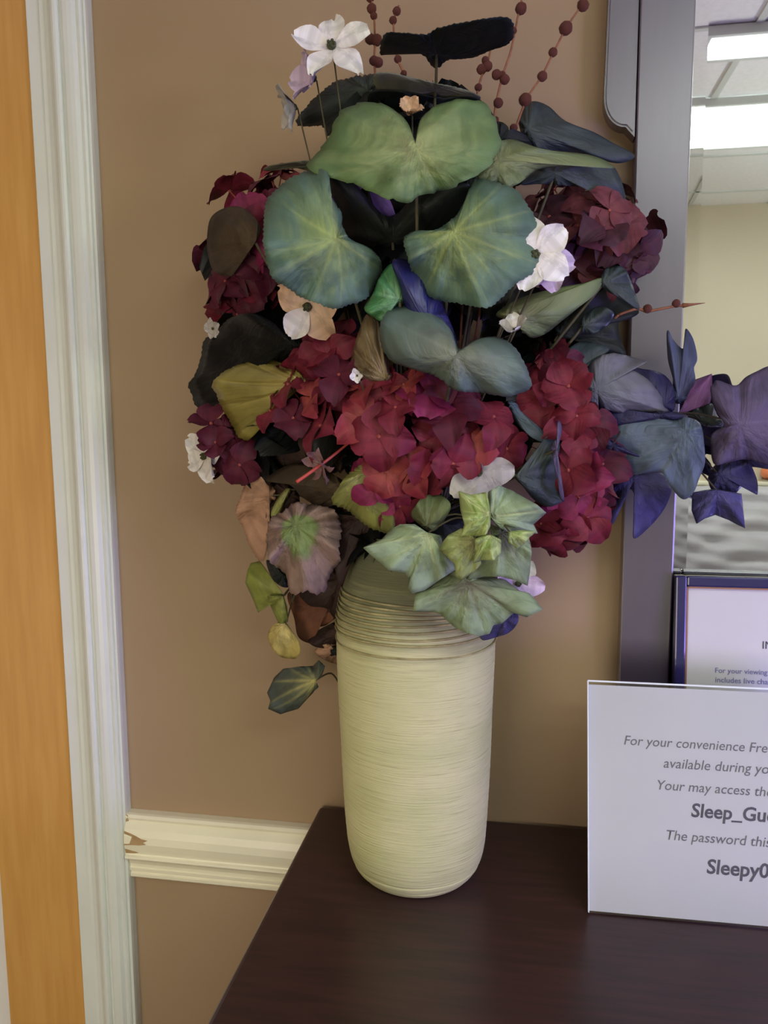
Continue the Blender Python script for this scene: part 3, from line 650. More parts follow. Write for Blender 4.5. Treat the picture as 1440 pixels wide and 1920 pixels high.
# --- left side leaves
leaf('olive brown leaf standing at the outer edge over dark red petals', G_brown, [(389,440),(396,408),(420,391),(448,388),(472,402),(489,429),(479,454),(462,468),(444,481),(437,502),(434,518),(402,509),(390,474)], (478,455), .215, gx=.03, cup=.015, nv=5, pil=.005)
leaf('glossy black leaf drooping beside the yellow olive leaf', G_black, [(352,722),(364,705),(375,677),(382,639),(402,625),(430,597),(472,587),(507,601),(534,622),(562,636),(570,656),(534,674),(500,677),(465,690),(423,700),(399,718),(409,757),(371,764),(361,743)], (545,645), .215, gx=.03, gy=-.03, cup=.012, ruf=.006, serr=3, nv=7, pil=.005, bend=(-.006, 0))
leaf('glossy yellow olive leaf beside the crimson hydrangea', G_gold, [(397,719),(423,695),(458,681),(500,675),(534,681),(562,695),(577,710),(560,730),(530,760),(500,790),(479,806),(468,825),(448,820),(434,795),(416,764),(404,736)], (566,718), .21, gx=.02, cup=.014, serr=3, vang=[3.1, 2.72, 2.42, 2.12, 3.45, 3.75, 4.05], pil=.024, vw=4.5, vfall=.1)
leaf('small glossy bronze leaf above the crimson hydrangea', G_bronze, [(687,590),(705,594),(713,615),(717,649),(727,684),(735,708),(715,716),(680,712),(657,695),(663,656),(673,622)], (724,710), .27, cup=.014, vang=[4.5, 4.25, 4.0, 3.75, 3.5, 3.2], pil=.022, vw=4, M=100, vfall=.1)
leaf('dark brown grey leaf under the red petals', G_umber, [(462,823),(503,795),(548,788),(600,798),(650,826),(657,866),(620,888),(560,880),(500,860)], (640,850), .19, gx=.02, cup=.01)
leaf('dull grey olive pointed leaf under the bare red stem', G_brown, [(498,900),(520,882),(548,871),(583,873),(625,890),(650,912),(632,940),(618,950),(590,945),(566,931),(545,910),(520,905)], (640,918), .215, gx=.02, cup=.012, nv=7)
leaf('yellow green toothed leaf under the crimson petals', G_lime, [(621,941),(635,913),(652,889),(673,873),(690,866),(698,880),(684,903),(692,925),(718,942),(740,972),(735,999),(708,995),(680,981),(652,957)], (690,885), .262, gy=-.02, cup=.012, serr=4, spitch=10, nv=7, pil=.005)
leaf('dark leaf over the vase mouth beside the rex begonia', G_umber, [(628,950),(660,955),(700,985),(712,1005),(690,1030),(655,1060),(640,1100),(628,1060),(640,1000)], (690,960), .20, cup=.01)
# --- hanging stems on the left
spray('rex begonia stem with a green hearted leaf and dusty pink leaf', [
    (G_pink, [(441,963),(451,932),(462,902),(478,888),(500,883),(511,910),(520,930),(500,950),(484,975),(505,985),(502,1005),(498,1043),(487,1052),(467,1021),(456,990)], (505,930), .165, dict(gx=.03, serr=3, ruf=.008, pil=.005)),
    (G_umber, [(500,985),(505,930),(530,900),(556,920),(560,945),(530,960)], (548,930), .165, {}),
    (G_lime, [(518,972),(508,966),(515,945),(528,925),(540,914),(545,920),(532,945)], (540,918), .178, dict(M=50)),
    (G_rex, [(501,993),(509,971),(531,960),(553,943),(581,946),(609,950),(628,957),(637,979),(640,999),(635,1027),(638,1052),(626,1066),(614,1091),(612,1106),(592,1115),(576,1108),(551,1115),(542,1104),(537,1079),(526,1068),(506,1054),(500,1025)], (553,985), .225, dict(cup=.018, serr=4, spitch=14, ruf=.012, nr=7, pil=.005, nv=9, M=150)),
    (G_dark, [(500,1050),(520,1062),(538,1080),(542,1100),(525,1098),(508,1080)], (530,1080), .19, dict(M=50))],
    (610, 965), .18, name='begonia_stem', cat='begonia')
spray('lime ivy trail with a pale yellow leaf hanging beside the vase', [
    (G_ylime, [(460,1092),(464,1070),(470,1056),(487,1052),(500,1070),(514,1094),(533,1118),(501,1120),(495,1140),(484,1148),(473,1120)], (533,1117), .15, dict(gx=.02, nv=7, smooth=False, pil=.005)),
    (G_ylime, [(501,1118),(531,1116),(538,1138),(540,1165),(525,1174),(515,1152),(506,1132)], (530,1118), .155, dict(nv=5, smooth=False, M=70)),
    (G_yel, [(503,1188),(514,1171),(534,1167),(548,1185),(559,1202),(563,1218),(556,1234),(531,1233),(517,1224),(506,1207)], (535,1172), .15, dict(nv=5, M=80))],
    (548, 1128), .15)
spray('rusty brown begonia leaves in shade against the vase side', [
    (G_rust, [(540,1112),(585,1108),(628,1122),(634,1150),(615,1170),(590,1180),(585,1205),(560,1195),(552,1160)], (625,1120), .135, dict(gx=.02)),
    (G_umber, [(562,1110),(600,1085),(640,1060),(660,1080),(645,1120),(632,1160),(610,1140),(580,1135)], (640,1085), .15, {}),
    (G_umber, [(578,1200),(600,1180),(640,1165),(640,1205),(615,1215),(590,1212)], (636,1180), .13, {}),
    (G_pink, [(590,1222),(612,1207),(640,1208),(640,1242),(615,1240)], (636,1220), .125, dict(M=60)),
    (G_dark, [(604,1222),(618,1213),(640,1212),(640,1232),(615,1228)], (636,1222), .129, dict(M=50))],
    (650, 1075), .145, name='begonia_stem', cat='begonia', stem=M_stemd)
spray('single dark ivy leaf with yellow veins hanging lowest beside the vase', [
    (G_ivyk, [(501,1299),(514,1271),(531,1254),(559,1250),(587,1249),(598,1238),(609,1249),(603,1268),(592,1277),(597,1288),(576,1310),(559,1329),(537,1335),(526,1339),(503,1329),(507,1314)], (592,1276), .16, dict(gx=.03, gy=.01, smooth=False, vang=[3.14, 2.75, 2.4, 3.5, 2.0, 4.1], vw=3.2, pil=.005))],
    (640, 1290), .10)
# --- front ivy
spray('pale variegated ivy spray spilling over the front of the vase', [
    (G_ivyd, [(774,1147),(777,1128),(779,1113),(804,1102),(832,1080),(854,1069),(882,1083),(918,1080),(949,1088),(974,1108),(993,1113),(1006,1128),(1018,1143),(988,1157),(963,1149),(941,1169),(925,1172),(918,1188),(899,1193),(876,1187),(854,1177),(840,1165),(827,1152),(810,1146)], (880,1093), .275, dict(gy=.01, vang=[1.3, 2.2, .55, 2.75, .1], vw=4, smooth=False)),
    (G_olive, [(779,949),(793,932),(816,926),(838,936),(845,952),(831,977),(812,996),(793,988),(771,966)], (800,985), .26, {}),
    (G_ivy, [(681,1027),(716,1011),(735,991),(750,983),(777,983),(799,998),(827,1005),(831,1030),(849,1055),(854,1068),(835,1080),(816,1093),(795,1107),(771,1113),(765,1102),(768,1086),(760,1074),(729,1069),(710,1052),(697,1042)], (802,1000), .29, dict(gx=-.005, cup=.012, smooth=False, vang=[2.9, 2.45, 1.9, 1.35, .9], vw=3)),
    (G_ivy, [(916,922),(935,910),(960,920),(988,936),(1008,947),(1024,961),(1010,974),(1000,983),(1008,1000),(982,1000),(954,998),(930,985),(918,965),(915,940)], (920,968), .30, dict(smooth=False, vang=[-.1, -.7, .5, -1.3])),
    (G_ivyd, [(915,980),(935,990),(954,997),(991,1006),(997,1036),(993,1074),(989,1098),(963,1087),(938,1081),(907,1081),(875,1087),(899,1063),(920,1050),(935,1034),(924,1011)], (940,1000), .292, dict(smooth=False, vang=[1.0, 1.8, .4])),
    (G_ivym, [(824,1031),(831,1015),(840,1004),(866,990),(891,1006),(898,1030),(902,1058),(888,1073),(866,1087),(856,1082),(852,1058),(838,1043)], (892,1012), .307, dict(smooth=False, vang=[2.0, 2.6, 3.1])),
    (G_ivyb, [(860,921),(882,928),(912,923),(916,941),(919,962),(919,986),(911,1003),(885,1007),(864,1006),(871,983),(864,958)], (917,963), .318, dict(smooth=False, vang=[3.14, 2.6, 3.7, 2.1, 4.2], vw=2.4)),
    (G_ivyb, [(891,1011),(905,1005),(918,1002),(940,1013),(939,1036),(928,1050),(904,1050),(887,1056),(891,1036)], (918,1004), .322, dict(smooth=False, M=70)),
    (G_ivyb, [(954,997),(979,994),(1005,997),(992,1008),(982,1020),(971,1028),(954,1017)], (956,999), .315, dict(smooth=False, M=60))],
    (905, 985), .262, defaults=dict(cup=.010, ruf=.006, pil=.006, nv=5, vfall=.35, vw=2.6))
leaf('small dark leaf tinted violet for shade under the lowest front ivy leaf', G_viol, [(900,1185),(930,1165),(955,1148),(972,1152),(968,1172),(950,1188),(925,1196),(905,1200)], (945,1160), .235, M=60, cup=.01)  # violet shade put into the colour of a dark leaf
# --- right side leaves
leaf('dark grey leaf with a lilac edge beside the tall hydrangea', G_slate, [(963,890),(990,874),(1021,847),(1046,789),(1052,805),(1050,835),(1044,874),(1052,929),(1056,939),(1029,950),(1002,937),(982,913)], (968,892), .245, gx=-.01, cup=.012, nv=5)
leaf('lilac curled leaf edge beside the tall hydrangea', G_purp, [(1046,788),(1053,800),(1050,822),(1042,840),(1048,875),(1056,925),(1058,941),(1050,932),(1044,890),(1034,845),(1034,834),(1044,820)], (1044,842), .250, M=60, cup=.004, nv=3)
leaf('dark teal leaf sliver between the two crimson hydrangeas', G_teal, [(952,752),(970,758),(990,780),(1015,805),(1030,830),(1000,822),(975,800),(960,780)], (958,758), .21, M=60)
leaf('olive green pointed leaf under the second round leaf', G_olive, [(930,591),(952,572),(982,557),(1039,541),(1095,531),(1129,522),(1117,550),(1080,580),(1050,604),(1020,627),(994,633),(990,616),(960,601)], (948,590), .235, gx=-.015, gy=.01, cup=.016, nv=7, pil=.005)
leaf('dark green folded leaf tip beside the mirror frame', G_slate, [(1125,526),(1135,505),(1146,494),(1172,505),(1187,539),(1198,580),(1165,560),(1132,541)], (1132,530), .19, gx=-.02, nv=5)
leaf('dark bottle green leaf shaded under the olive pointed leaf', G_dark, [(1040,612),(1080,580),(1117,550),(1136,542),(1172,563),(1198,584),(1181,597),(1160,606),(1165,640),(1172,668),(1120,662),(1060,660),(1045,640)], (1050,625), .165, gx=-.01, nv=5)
leaf('light flecked dark leaf beside the mirror frame', G_slate, [(1090,600),(1120,575),(1150,585),(1142,605),(1120,622),(1096,626)], (1095,610), .18, M=60, nv=5)
spray('trailing maple-lobed ivy spray reaching across the mirror', [
    (G_slate, [(1040,690),(1060,660),(1093,640),(1140,652),(1130,668),(1098,690),(1083,712),(1061,715)], (1055,700), .19, {}),
    (G_mauve, [(1081,720),(1090,700),(1105,682),(1128,666),(1150,662),(1172,666),(1214,678),(1183,692),(1205,705),(1221,718),(1234,735),(1242,748),(1254,773),(1207,776),(1151,773),(1122,761),(1122,793),(1100,785),(1088,774)], (1120,730), .20, dict(gx=-.01, vang=[.1, .55, -.5, 1.6], smooth=False, cup=.018)),
    (G_navy, [(1183,690),(1205,692),(1240,700),(1262,725),(1265,765),(1250,772),(1236,742),(1215,716)], (1245,760), .165, {}),
    (G_navy, [(1120,762),(1150,770),(1207,774),(1256,772),(1290,782),(1240,790),(1180,796),(1130,800)], (1240,778), .185, dict(nv=3)),
    (G_teal, [(1119,803),(1137,785),(1183,782),(1242,785),(1282,782),(1312,794),(1320,835),(1321,870),(1310,898),(1300,924),(1280,936),(1256,911),(1239,885),(1207,887),(1140,895),(1122,873),(1117,841)], (1285,810), .195, dict(vang=[3.0, 2.6, 2.1, 1.6, 3.4], gx=.01, cup=.016)),
    (G_navy, [(1124,815),(1140,822),(1180,845),(1200,857),(1165,848),(1126,836)], (1150,835), .200, dict(M=50, nv=3, cup=.002)),
    (G_sblue, [(1251,620),(1262,637),(1274,651),(1282,654),(1288,648),(1285,628),(1287,616),(1300,637),(1307,672),(1301,689),(1303,713),(1291,742),(1283,756),(1258,754),(1259,739),(1262,707),(1253,675)], (1272,745), .15, dict(vang=[-1.3, -1.9, -.9], smooth=True, cup=.01)),
    (G_mag, [(1266,782),(1288,753),(1300,730),(1304,712),(1335,701),(1335,736),(1331,756),(1294,761)], (1272,778), .145, dict(smooth=False, nv=5)),
    (G_slate, [(1285,764),(1318,760),(1336,758),(1345,780),(1362,797),(1340,800),(1312,794)], (1330,792), .15, {}),
    (G_purp, [(1332,730),(1338,720),(1345,713),(1379,723),(1399,707),(1420,696),(1445,686),(1500,680),(1515,720),(1508,790),(1512,840),(1490,872),(1440,872),(1399,861),(1364,867),(1338,869),(1334,817),(1358,797),(1341,768)], (1388,794), .18, dict(vang=[-1.2, -.1, .75, -2.5, 2.2], vw=2.5, cup=.014, M=140)),
    (G_navy, [(1328,900),(1335,880),(1350,866),(1390,853),(1402,862),(1412,880),(1420,905),(1419,928),(1410,900),(1398,892),(1390,912),(1370,930),(1340,925)], (1350,890), .15, dict(smooth=True)),
    (G_navy, [(1390,853),(1410,850),(1450,870),(1450,880),(1420,876),(1400,872)], (1405,862), .152, dict(M=50)),
    (G_viol, [(1298,924),(1318,920),(1341,917),(1390,926),(1393,957),(1397,990),(1382,983),(1367,975),(1341,965),(1322,972),(1306,982),(1297,957)], (1345,920), .165, dict(smooth=False, vang=[1.2, 2.2, .8])),
    (G_viol, [(1143,893),(1190,888),(1240,887),(1258,912),(1250,945),(1225,980),(1188,1010),(1195,960),(1185,918),(1166,930),(1158,965),(1142,985),(1138,930)], (1190,895), .11, dict(vang=[1.8, 1.2]))],  # added leaf, shaped to stand in for a blue flare smear
    (1200, 790), .155, defaults=dict(cup=.012, ruf=.005, pil=.003, nv=5), stem=M_stemd)

# --- dark filler foliage added so gaps in the bouquet read near black
def petal_mesh(name, Lp, Wp, cupz, notch=.0, n=6, mm=5, tw=0, curl=0):
    vs, cs, fs = [], [], []
    for i in range(n+1):
        u = i/n
        wv = Wp*.5*(math.sin(PI*min(1, u**.75*.93+.03))**.62)*(.35+.65*min(1, u*1.8))
        for j in range(mm+1):
            s = j/mm*2-1
            x = u*Lp-notch*Lp*(1-abs(s))*u**6
            y = s*wv; z = cupz*Lp*(u*u)-curl*Lp*u**3+.18*Lp*s*s*wv/Wp*2*u+tw*s*u*Lp+.05*Lp*u*u*math.sin(s*5+cupz*20)
            vs.append((x, y, z)); cs.append((1-abs(s) if abs(s) < .3 else 0, u, .5, 1))
    for i in range(n):
        for j in range(mm):
            a = i*(mm+1)+j; fs.append((a, a+1, a+mm+2, a+mm+1))
    me = bpy.data.meshes.new(name); me.from_pydata(vs, [], fs)
    ca = me.color_attributes.new('leafdata', 'FLOAT_COLOR', 'POINT')
    for i, c in enumerate(cs): ca.data[i].color = c
    cb = me.color_attributes.new('leafpos', 'FLOAT_COLOR', 'POINT')
    for i, v in enumerate(vs): cb.data[i].color = (v[1]/Wp*1.6, 0, v[0]/Lp, 1)
    for p in me.polygons: p.use_smooth = True
    me.update(); return me
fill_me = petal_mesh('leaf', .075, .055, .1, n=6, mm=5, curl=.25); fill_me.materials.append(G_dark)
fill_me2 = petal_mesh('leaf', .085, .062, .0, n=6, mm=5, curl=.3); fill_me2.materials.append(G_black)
def rotz_to(nrm, spin):
    q = Vector(nrm).to_track_quat('Z', 'Y'); return q.to_matrix().to_4x4() @ Matrix.Rotation(spin, 4, 'Z')
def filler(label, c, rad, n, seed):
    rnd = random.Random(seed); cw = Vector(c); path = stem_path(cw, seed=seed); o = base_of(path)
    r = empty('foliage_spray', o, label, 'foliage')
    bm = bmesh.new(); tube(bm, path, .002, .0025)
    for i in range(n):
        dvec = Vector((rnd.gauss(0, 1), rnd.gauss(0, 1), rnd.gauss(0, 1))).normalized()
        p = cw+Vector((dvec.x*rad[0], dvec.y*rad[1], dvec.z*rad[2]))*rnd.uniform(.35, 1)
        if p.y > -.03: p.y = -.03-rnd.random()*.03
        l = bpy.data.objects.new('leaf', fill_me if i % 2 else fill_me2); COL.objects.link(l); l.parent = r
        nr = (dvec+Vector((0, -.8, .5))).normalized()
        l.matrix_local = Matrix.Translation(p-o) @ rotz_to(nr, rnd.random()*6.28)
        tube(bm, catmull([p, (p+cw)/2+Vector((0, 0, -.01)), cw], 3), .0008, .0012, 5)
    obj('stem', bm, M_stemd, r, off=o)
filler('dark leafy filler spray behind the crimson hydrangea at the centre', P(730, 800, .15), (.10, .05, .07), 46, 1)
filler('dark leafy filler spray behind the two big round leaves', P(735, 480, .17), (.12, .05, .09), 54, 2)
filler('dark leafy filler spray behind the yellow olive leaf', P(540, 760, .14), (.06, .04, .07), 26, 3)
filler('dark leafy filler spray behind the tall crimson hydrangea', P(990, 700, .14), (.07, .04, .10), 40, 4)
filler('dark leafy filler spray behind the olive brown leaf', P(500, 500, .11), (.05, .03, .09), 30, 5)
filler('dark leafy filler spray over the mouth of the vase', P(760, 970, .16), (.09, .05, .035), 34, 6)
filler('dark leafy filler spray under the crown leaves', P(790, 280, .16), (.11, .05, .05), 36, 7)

# ------------------------------------------------------------------ hydrangeas
M_red = [leafmat('crimson petal '+s, e, mi_, v, .6, .3, k=kk, split=.42, streak=.4, soft=.35, vstr=.25, bumpy=.001) for s, e, mi_, v, kk in (
    ('deep', (100, 24, 42), (118, 38, 52), (132, 56, 64), 1.3), ('coral', (124, 38, 52), (152, 72, 64), (154, 82, 78), 1.3), ('wine', (78, 20, 40), (86, 26, 42), (104, 40, 52), 1.2), ('magenta', (124, 34, 72), (120, 36, 60), (136, 58, 80), 1.25))]
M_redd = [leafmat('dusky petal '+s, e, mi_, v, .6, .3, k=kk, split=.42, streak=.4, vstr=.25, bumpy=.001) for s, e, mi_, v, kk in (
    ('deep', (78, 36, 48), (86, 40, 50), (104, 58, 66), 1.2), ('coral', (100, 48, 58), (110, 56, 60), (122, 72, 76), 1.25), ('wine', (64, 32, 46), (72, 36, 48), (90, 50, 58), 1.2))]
def petset(ms, L=.0265, W=.035):
    out = []
    for i, (cz, no, cu, tw) in enumerate(((.35, .10, .75, .10), (.10, .04, .5, -.16), (.55, .14, .6, .05), (.2, 0, .85, .18))):
        for mm in ms:
            me = petal_mesh('petal', L*(1+.08*math.sin(i*2)), W*(1+.06*math.cos(i*3)), cz, no, 6, 6, tw, cu); me.materials.append(mm); out.append(me)
    return out
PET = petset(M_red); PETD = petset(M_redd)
bm = bmesh.new(); ball(bm, (0, 0, .001), .0022, 1); tube(bm, [Vector((0, 0, 0)), Vector((0, 0, -.03))], .0008, sides=5)
fl_me = bpy.data.meshes.new('floret'); bm.to_mesh(fl_me); bm.free(); fl_me.materials.append(mat('red floret eye', C3(130, 60, 54, 1.6), .6))
M_rstem = mat('dark red stem', C3(78, 34, 34, 1.5), .6)
def hydrangea(label, florets, c, t0, bulge, rx, ry, pets, extra=8, seed=1, size=1.0, weights=None):
    rnd = random.Random(seed); cw = P(c[0], c[1], t0); path = stem_path(cw, seed=seed); o = base_of(path)
    r = empty('hydrangea', o, label, 'hydrangea')
    obj('stem', tube(bmesh.new(), path, .0025, .003), M_rstem, r, off=o, smooth=True)
    items = []
    for fx, fy in florets:
        u, v = (fx-c[0])/rx, (fy-c[1])/ry; q = max(0, 1-u*u-v*v)
        p = P(fx, fy, t0+bulge*math.sqrt(q)); nrm = Vector((u*.9, -(.25+.9*math.sqrt(q)), -v*.9+.25))
        items.append((p, nrm))
    for k in range(extra):             # the rounded sides and back of the head
        a = 2*PI*k/extra; p = P(c[0]+.85*rx*math.cos(a), c[1]+.85*ry*math.sin(a), max(.04, t0-bulge*.35)); items.append((p, Vector((math.cos(a), .2, -math.sin(a)))))
    for p, nrm in items:
        nrm = (nrm.normalized()+Vector((rnd.uniform(-1, 1), rnd.uniform(-.7, .3), rnd.uniform(-1, 1)))*.60).normalized(); p = p+Vector((0, rnd.uniform(-.012, .020), 0))
        f = bpy.data.objects.new('floret', fl_me); COL.objects.link(f); f.parent = r
        s = size*rnd.uniform(.88, 1.2); sp = rnd.random()*6
        f.matrix_local = Matrix.Translation(p-o) @ rotz_to(nrm, sp) @ Matrix.Scale(s, 4)
        pm = rnd.randrange(len(pets)//4) if False else None
        col = rnd.choices(range(len(pets)//4), weights=weights)[0] if weights else rnd.randrange(len(pets)//4)
        ncol = len(pets)//4
        for k in range(4):
            pt = bpy.data.objects.new('petal', pets[rnd.randrange(4)*ncol+col]); COL.objects.link(pt); pt.parent = f
            pt.matrix_local = Matrix.Rotation(k*PI/2+rnd.uniform(-.2, .2), 4, 'Z') @ Matrix.Rotation(rnd.uniform(-.45, .15), 4, 'Y') @ Matrix.Rotation(rnd.uniform(-.3, .3), 4, 'X') @ Matrix.Translation((.0015, 0, rnd.uniform(0, .002)))
    return r
hydrangea('large crimson hydrangea head at the front centre of the bouquet', [
    (540,722),(505,770),(550,785),(600,800),(580,745),(615,735),(640,705),(690,718),(665,748),(720,740),(760,722),(800,738),(690,795),(715,818),(745,765),(790,760),(838,772),(815,812),(850,800),(925,782),(948,842),(880,835),(850,868),(812,880),(725,885),(700,905),(770,880),(752,945),(735,925),(870,755),(655,690)],
    (735, 800), .16, .115, 255, 175, PET, 8, 11, 1.0, weights=(3, 2.4, 1, .7))
hydrangea('dusky red hydrangea head shaded behind the white blossom', [
    (1010,370),(1040,360),(1085,365),(1060,395),(1110,385),(1140,400),(1030,410),(1085,425),(1130,430),(1165,425),(1105,455),(1150,460),(1190,450),(1060,450),(1075,490),(1120,490),(1165,490),(1200,490),(1050,520),(1095,520),(1185,525),(1140,520),(1195,470)],
    (1110, 440), .10, .085, 115, 105, PETD, 6, 12, .95)
hydrangea('tall crimson hydrangea head at the side nearest the mirror', [
    (1010,640),(1030,670),(1055,690),(1000,680),(1030,710),(1065,725),(1010,745),(1050,760),(1080,780),(1105,800),(1070,810),(1120,830),(1085,845),(1130,870),(1095,885),(1065,880),(1125,910),(1085,930),(1110,950),(1060,950),(1035,975),(1080,985),(1050,1010),(1020,1010),(1100,970),(1015,980)],
    (1060, 830), .14, .075, 95, 215, PET, 8, 13, .95, weights=(3, .8, 2, 1.6))
hydrangea('dark red hydrangea head behind the olive brown leaf', [
    (480,360),(510,340),(530,335),(470,390),(500,390),(480,430),(475,480),(455,510),(490,500),(430,530),(405,545),(440,560),(470,550),(415,580),(450,590),(400,600),(490,540),(555,325),(430,600)],
    (475, 470), .10, .065, 100, 150, PET, 6, 14, .95, weights=(3, .5, 3, .3))
hydrangea('small dark red hydrangea cluster beside the white edge blossom', [
    (400,795),(425,810),(405,830),(440,845),(425,870),(455,870),(450,820),(415,850)],
    (432, 835), .14, .035, 55, 55, PET, 3, 15, .9, weights=(2, .5, 3, .2))
hydrangea('few rosy hydrangea petals under the cream blossom', [
    (605,650),(625,665),(590,665),(560,700),(640,640)], (605, 665), .20, .03, 60, 45, PET, 2, 16, .95, weights=(2, 2, 2, .2))

# ------------------------------------------------------------------ blossoms
M_wp = leafmat('white petal', (214, 210, 206), (206, 200, 190), (220, 216, 212), .55, .3, k=1.45, vstr=.2, bumpy=.001)
M_lp = leafmat('lilac white petal', (190, 172, 196), (184, 164, 186), (196, 180, 200), .55, .3, k=1.45, vstr=.2, bumpy=.001)
M_cp = leafmat('cream petal', (196, 164, 136), (206, 180, 152), (190, 158, 130), .55, .3, k=1.4, vstr=.2, bumpy=.001)
M_vp = leafmat('violet petal', (130, 104, 190), (120, 92, 180), (140, 116, 196), .55, .3, k=1.5, vstr=.2, bumpy=.001)
M_gp = leafmat('grey white petal', (170, 166, 160), (160, 154, 146), (180, 176, 170), .6, .3, k=1.4, vstr=.2, bumpy=.001)
M_eye = mat('dark green flower eye', C3(58, 62, 34, 1.5), .7, noise=.4, scale=300)
BP = {}
def blossom(label, x, y, t, size_px, nrm, spin, m, npet=5, skip=(), seed=0, mats=None, spread=.1, wide=.98):
    rnd = random.Random(seed+50); p = P(x, y, t); s = size_px/FPX*(p-CAM).length*.5
    path = stem_path(p+Vector((0, .004, 0)), seed=seed); o = base_of(path)
    r = empty('blossom', o, label, 'blossom')
    Mx = Matrix.Translation(p-o) @ rotz_to(nrm, 0)
    bm = bmesh.new(); ball(bm, (0, 0, s*.06), s*.13, 2, (1, 1, .7))
    for k in range(5): ball(bm, (s*.09*math.cos(k*1.26), s*.09*math.sin(k*1.26), s*.13), s*.05, 1)
    e = obj('flower_eye', bm, M_eye, r, smooth=True); e.matrix_local = Mx
    for k in range(npet):
        mm = mats[k % len(mats)] if mats else m
        key = (mm.name, k % 3, wide)
        if key not in BP:
            me = petal_mesh('petal', 1.0, wide*(1+.08*(k % 3-1)), (.12, .0, .2)[k % 3], (.0, .06, .03)[k % 3], 8, 8, (.03, -.05, .02)[k % 3], (.15, .22, .1)[k % 3]); me.materials.append(mm); BP[key] = me
        if k in skip: continue
        pt = bpy.data.objects.new('petal', BP[key]); COL.objects.link(pt); pt.parent = r
        pt.matrix_local = Mx @ Matrix.Rotation(spin+k*2*PI/npet+rnd.uniform(-.08, .08), 4, 'Z') @ Matrix.Rotation(-spread+rnd.uniform(-.15, .12), 4, 'Y') @ Matrix.Translation((s*.06, 0, 0)) @ Matrix.Scale(s, 4)
    obj('stem', tube(bmesh.new(), path, .0009, .0014), M_stem, r, off=o, smooth=True)
blossom('open white five-petalled blossom standing highest', 622, 88, .20, 124, (.08, -.93, .34), .40, M_wp, 5, seed=1, wide=.78)
blossom('pale lilac blossom just below the highest white one', 592, 148, .18, 92, (-.75, -.55, .1), .5, M_lp, 5, seed=2, spread=.6)
blossom('greyish white blossom drooping lowest of the crown trio', 556, 200, .165, 84, (-.85, -.35, -.3), 1.2, M_gp, 5, seed=3, spread=.6)
blossom('cream blossom with one white petal under the big round leaf', 578, 574, .25, 128, (-.15, -.9, -.4), -2.35, M_cp, 5, seed=4, mats=[M_wp, M_cp, M_cp, M_cp, M_cp])
blossom('white blossom at the outer edge beside dark red petals', 385, 855, .15, 104, (-.6, -.75, -.1), .3, M_wp, 6, seed=5, spread=.1)
blossom('white blossom half hidden by the second round leaf', 1003, 478, .285, 128, (.15, -1, .05), .62, M_wp, 5, seed=6)
blossom('lilac blossom under the half hidden white one', 1022, 492, .262, 104, (.25, -1, .1), -1.2, M_lp, 5, seed=7)
blossom('small cupped pinkish white blossom above the olive leaf tip', 966, 620, .29, 66, (-.2, -.7, .6), .3, M_gp, 4, seed=8, spread=.7, mats=[M_gp, M_wp])
blossom('white blossom with dark eye above the front ivy spray', 897, 886, .245, 126, (.05, -1, .15), .1, M_gp, 5, seed=9, mats=[M_gp, M_gp, M_wp])
blossom('small pinkish white blossom peeping out beside the front ivy', 972, 1094, .255, 92, (.1, -1, .1), -.1, M_lp, 5, seed=10, mats=[M_lp, M_wp])
blossom('tiny white blossom beside the glossy black leaf', 400, 616, .15, 38, (-.4, -.8, -.2), .4, M_gp, 5, seed=11)
blossom('violet blossom glimpsed between the crown leaf and the round leaves', 688, 340, .225, 165, (0, -1, -.1), -1.02, M_vp, 4, seed=12, wide=.42, spread=0)
blossom('beige curled blossom in the notch of the crown leaf', 772, 214, .24, 56, (0, -.9, .4), .9, M_cp, 5, seed=13, spread=.9)
blossom('tiny white bud under the bronze leaf', 670, 704, .285, 32, (0, -1, -.2), .2, M_wp, 4, seed=14, spread=.8)

# bare red stem with a torn bract
p0, p1, p2 = P(556, 904, .27), P(612, 864, .262), P(662, 824, .245)
path = stem_path(p2, seed=77); o = base_of(path)
rs = empty('bare_stem', o, 'bare red flower stem with a torn mauve bract', 'stem')
bm = bmesh.new(); tube(bm, catmull([p0, p1, p2], 6), .0020, .0012, 8); tube(bm, path, .0012, .0016)
obj('stem', bm, mat('coral red stem', C3(160, 66, 58, 1.5), .5), rs, off=o, smooth=True)
br_me = petal_mesh('bract', .022, .018, .2, .2, 5, 4, .2, .2); br_me.materials.append(leafmat('mauve bract', (116, 86, 88), (130, 96, 96), (140, 110, 106), .6, .3, k=1.5))
for k in range(5):
    q = bpy.data.objects.new('bract', br_me); COL.objects.link(q); q.parent = rs
    q.matrix_local = Matrix.Translation(P(603, 870, .263)-o) @ rotz_to((p0-p2).normalized()+Vector((0, -.5, 0)), k*1.257) @ Matrix.Rotation(-.2, 4, 'Y')

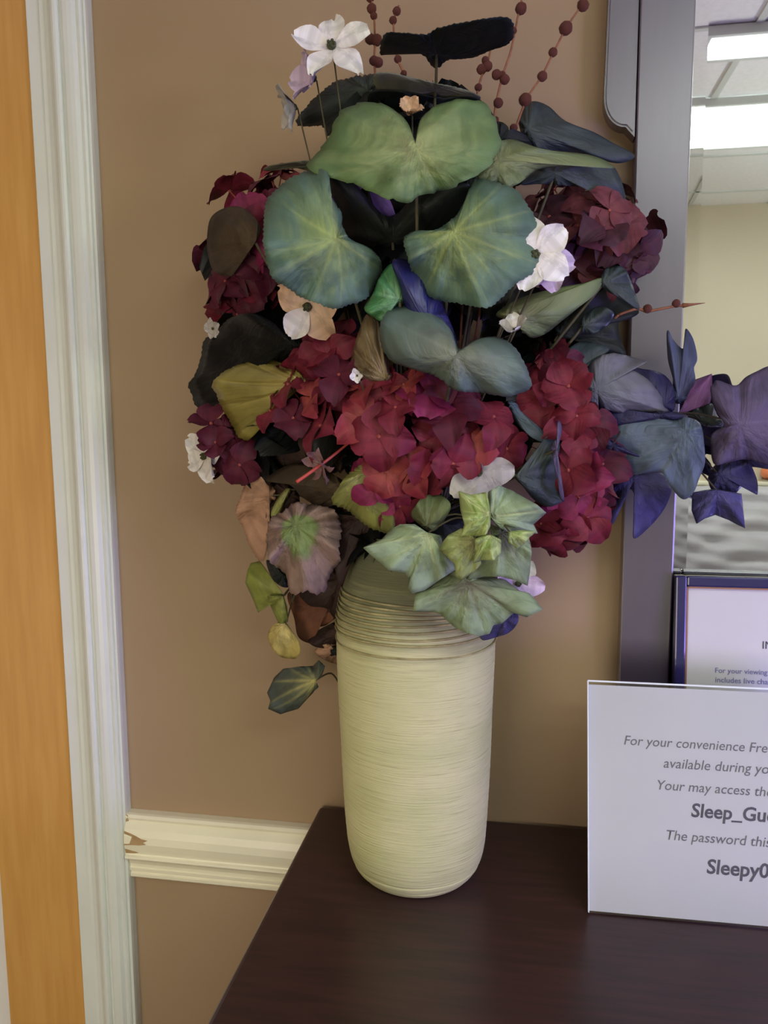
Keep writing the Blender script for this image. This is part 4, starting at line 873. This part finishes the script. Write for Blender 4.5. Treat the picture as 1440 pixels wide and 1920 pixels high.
# ------------------------------------------------------------------ berry twigs
M_twig = mat('reddish twig', C3(128, 82, 56, 1.5), .7, noise=.3, scale=200)
M_berry = mat('dull red brown berry', C3(112, 58, 46, 1.6), .6, noise=.45, scale=220, bump=.001)
bm = bmesh.new(); ball(bm, (0, 0, 0), 1, 2)
for v in bm.verts: v.co *= 1+.10*math.sin(v.co.x*6+1)*math.sin(v.co.y*7)*math.sin(v.co.z*5+2)
ber_me = bpy.data.meshes.new('berry'); bm.to_mesh(ber_me); bm.free(); ber_me.materials.append(M_berry)
for p in ber_me.polygons: p.use_smooth = True
def twig(label, pts, berries, t, dt=0, bud=None, r=.0014):
    P3 = [P(x, y, t+dt*i) for i, (x, y) in enumerate(pts)]
    path = stem_path(P3[-1], seed=len(label)); o = base_of(path)
    e = empty('berry_twig', o, label, 'twig')
    bm = bmesh.new(); tube(bm, catmull(P3, 6), r*.8, r); tube(bm, path, r, r*1.4)
    if bud: tube(bm, [P(*bud[0], t), P((bud[0][0]*2+bud[1][0])/3, (bud[0][1]*2+bud[1][1])/3, t), P(*bud[1], t)], .0028, .0003)
    obj('twig_stem', bm, M_twig, e, off=o, smooth=True)
    for (x, y, s) in berries:
        k = min(range(len(pts)), key=lambda q: (pts[q][0]-x)**2+(pts[q][1]-y)**2)
        p = P(x, y, t+dt*k); b = bpy.data.objects.new('berry', ber_me); COL.objects.link(b); b.parent = e
        b.matrix_local = Matrix.Translation(p-o) @ Matrix.Rotation(random.random()*6, 4, 'Z') @ Matrix.Scale(s/FPX*(p-CAM).length*.5, 4)
twig('berry twig rising beside the narrow end of the topmost leaf', [(692,-40),(697,0),(702,40),(703,80),(702,118),(706,160),(712,200)], [(697,16,16),(701,30,12),(694,73,18),(706,75,19),(701,114,16),(709,117,17),(694,-4,14)], .165)
twig('short berry twig passing behind the topmost leaf', [(748,10),(742,25),(738,45),(740,80),(746,112),(757,138),(765,180)], [(744,21,14),(737,38,13),(746,111,13),(757,138,11)], .14)
twig('berry twig under the wide end of the topmost leaf', [(920,92),(914,118),(904,140),(897,165),(890,200)], [(914,124,17),(903,130,17),(910,113,13),(897,164,13)], .15)
twig('long berry twig rising past the wide end of the topmost leaf', [(985,-40),(979,-5),(971,32),(958,95),(944,137),(931,190),(925,235)], [(977,16,19),(961,58,14),(931,140,17),(946,149,17),(942,140,12),(934,193,17),(929,225,12)], .16)
twig('berry twig arching nearest the mirror frame', [(1112,-40),(1094,3),(1062,52),(1037,100),(1016,142),(987,187),(966,243),(955,280)], [(1093,10,19),(1061,53,22),(1037,98,15),(1017,143,17),(985,187,22),(963,240,14)], .15)
twig('budded twig sticking out sideways in front of the mirror glass', [(1285,573),(1268,574),(1250,577),(1230,581),(1212,584),(1195,579),(1160,590)], [(1268,569,15),(1214,579,16)], .15, bud=((1280,573),(1322,568)), r=.0016)
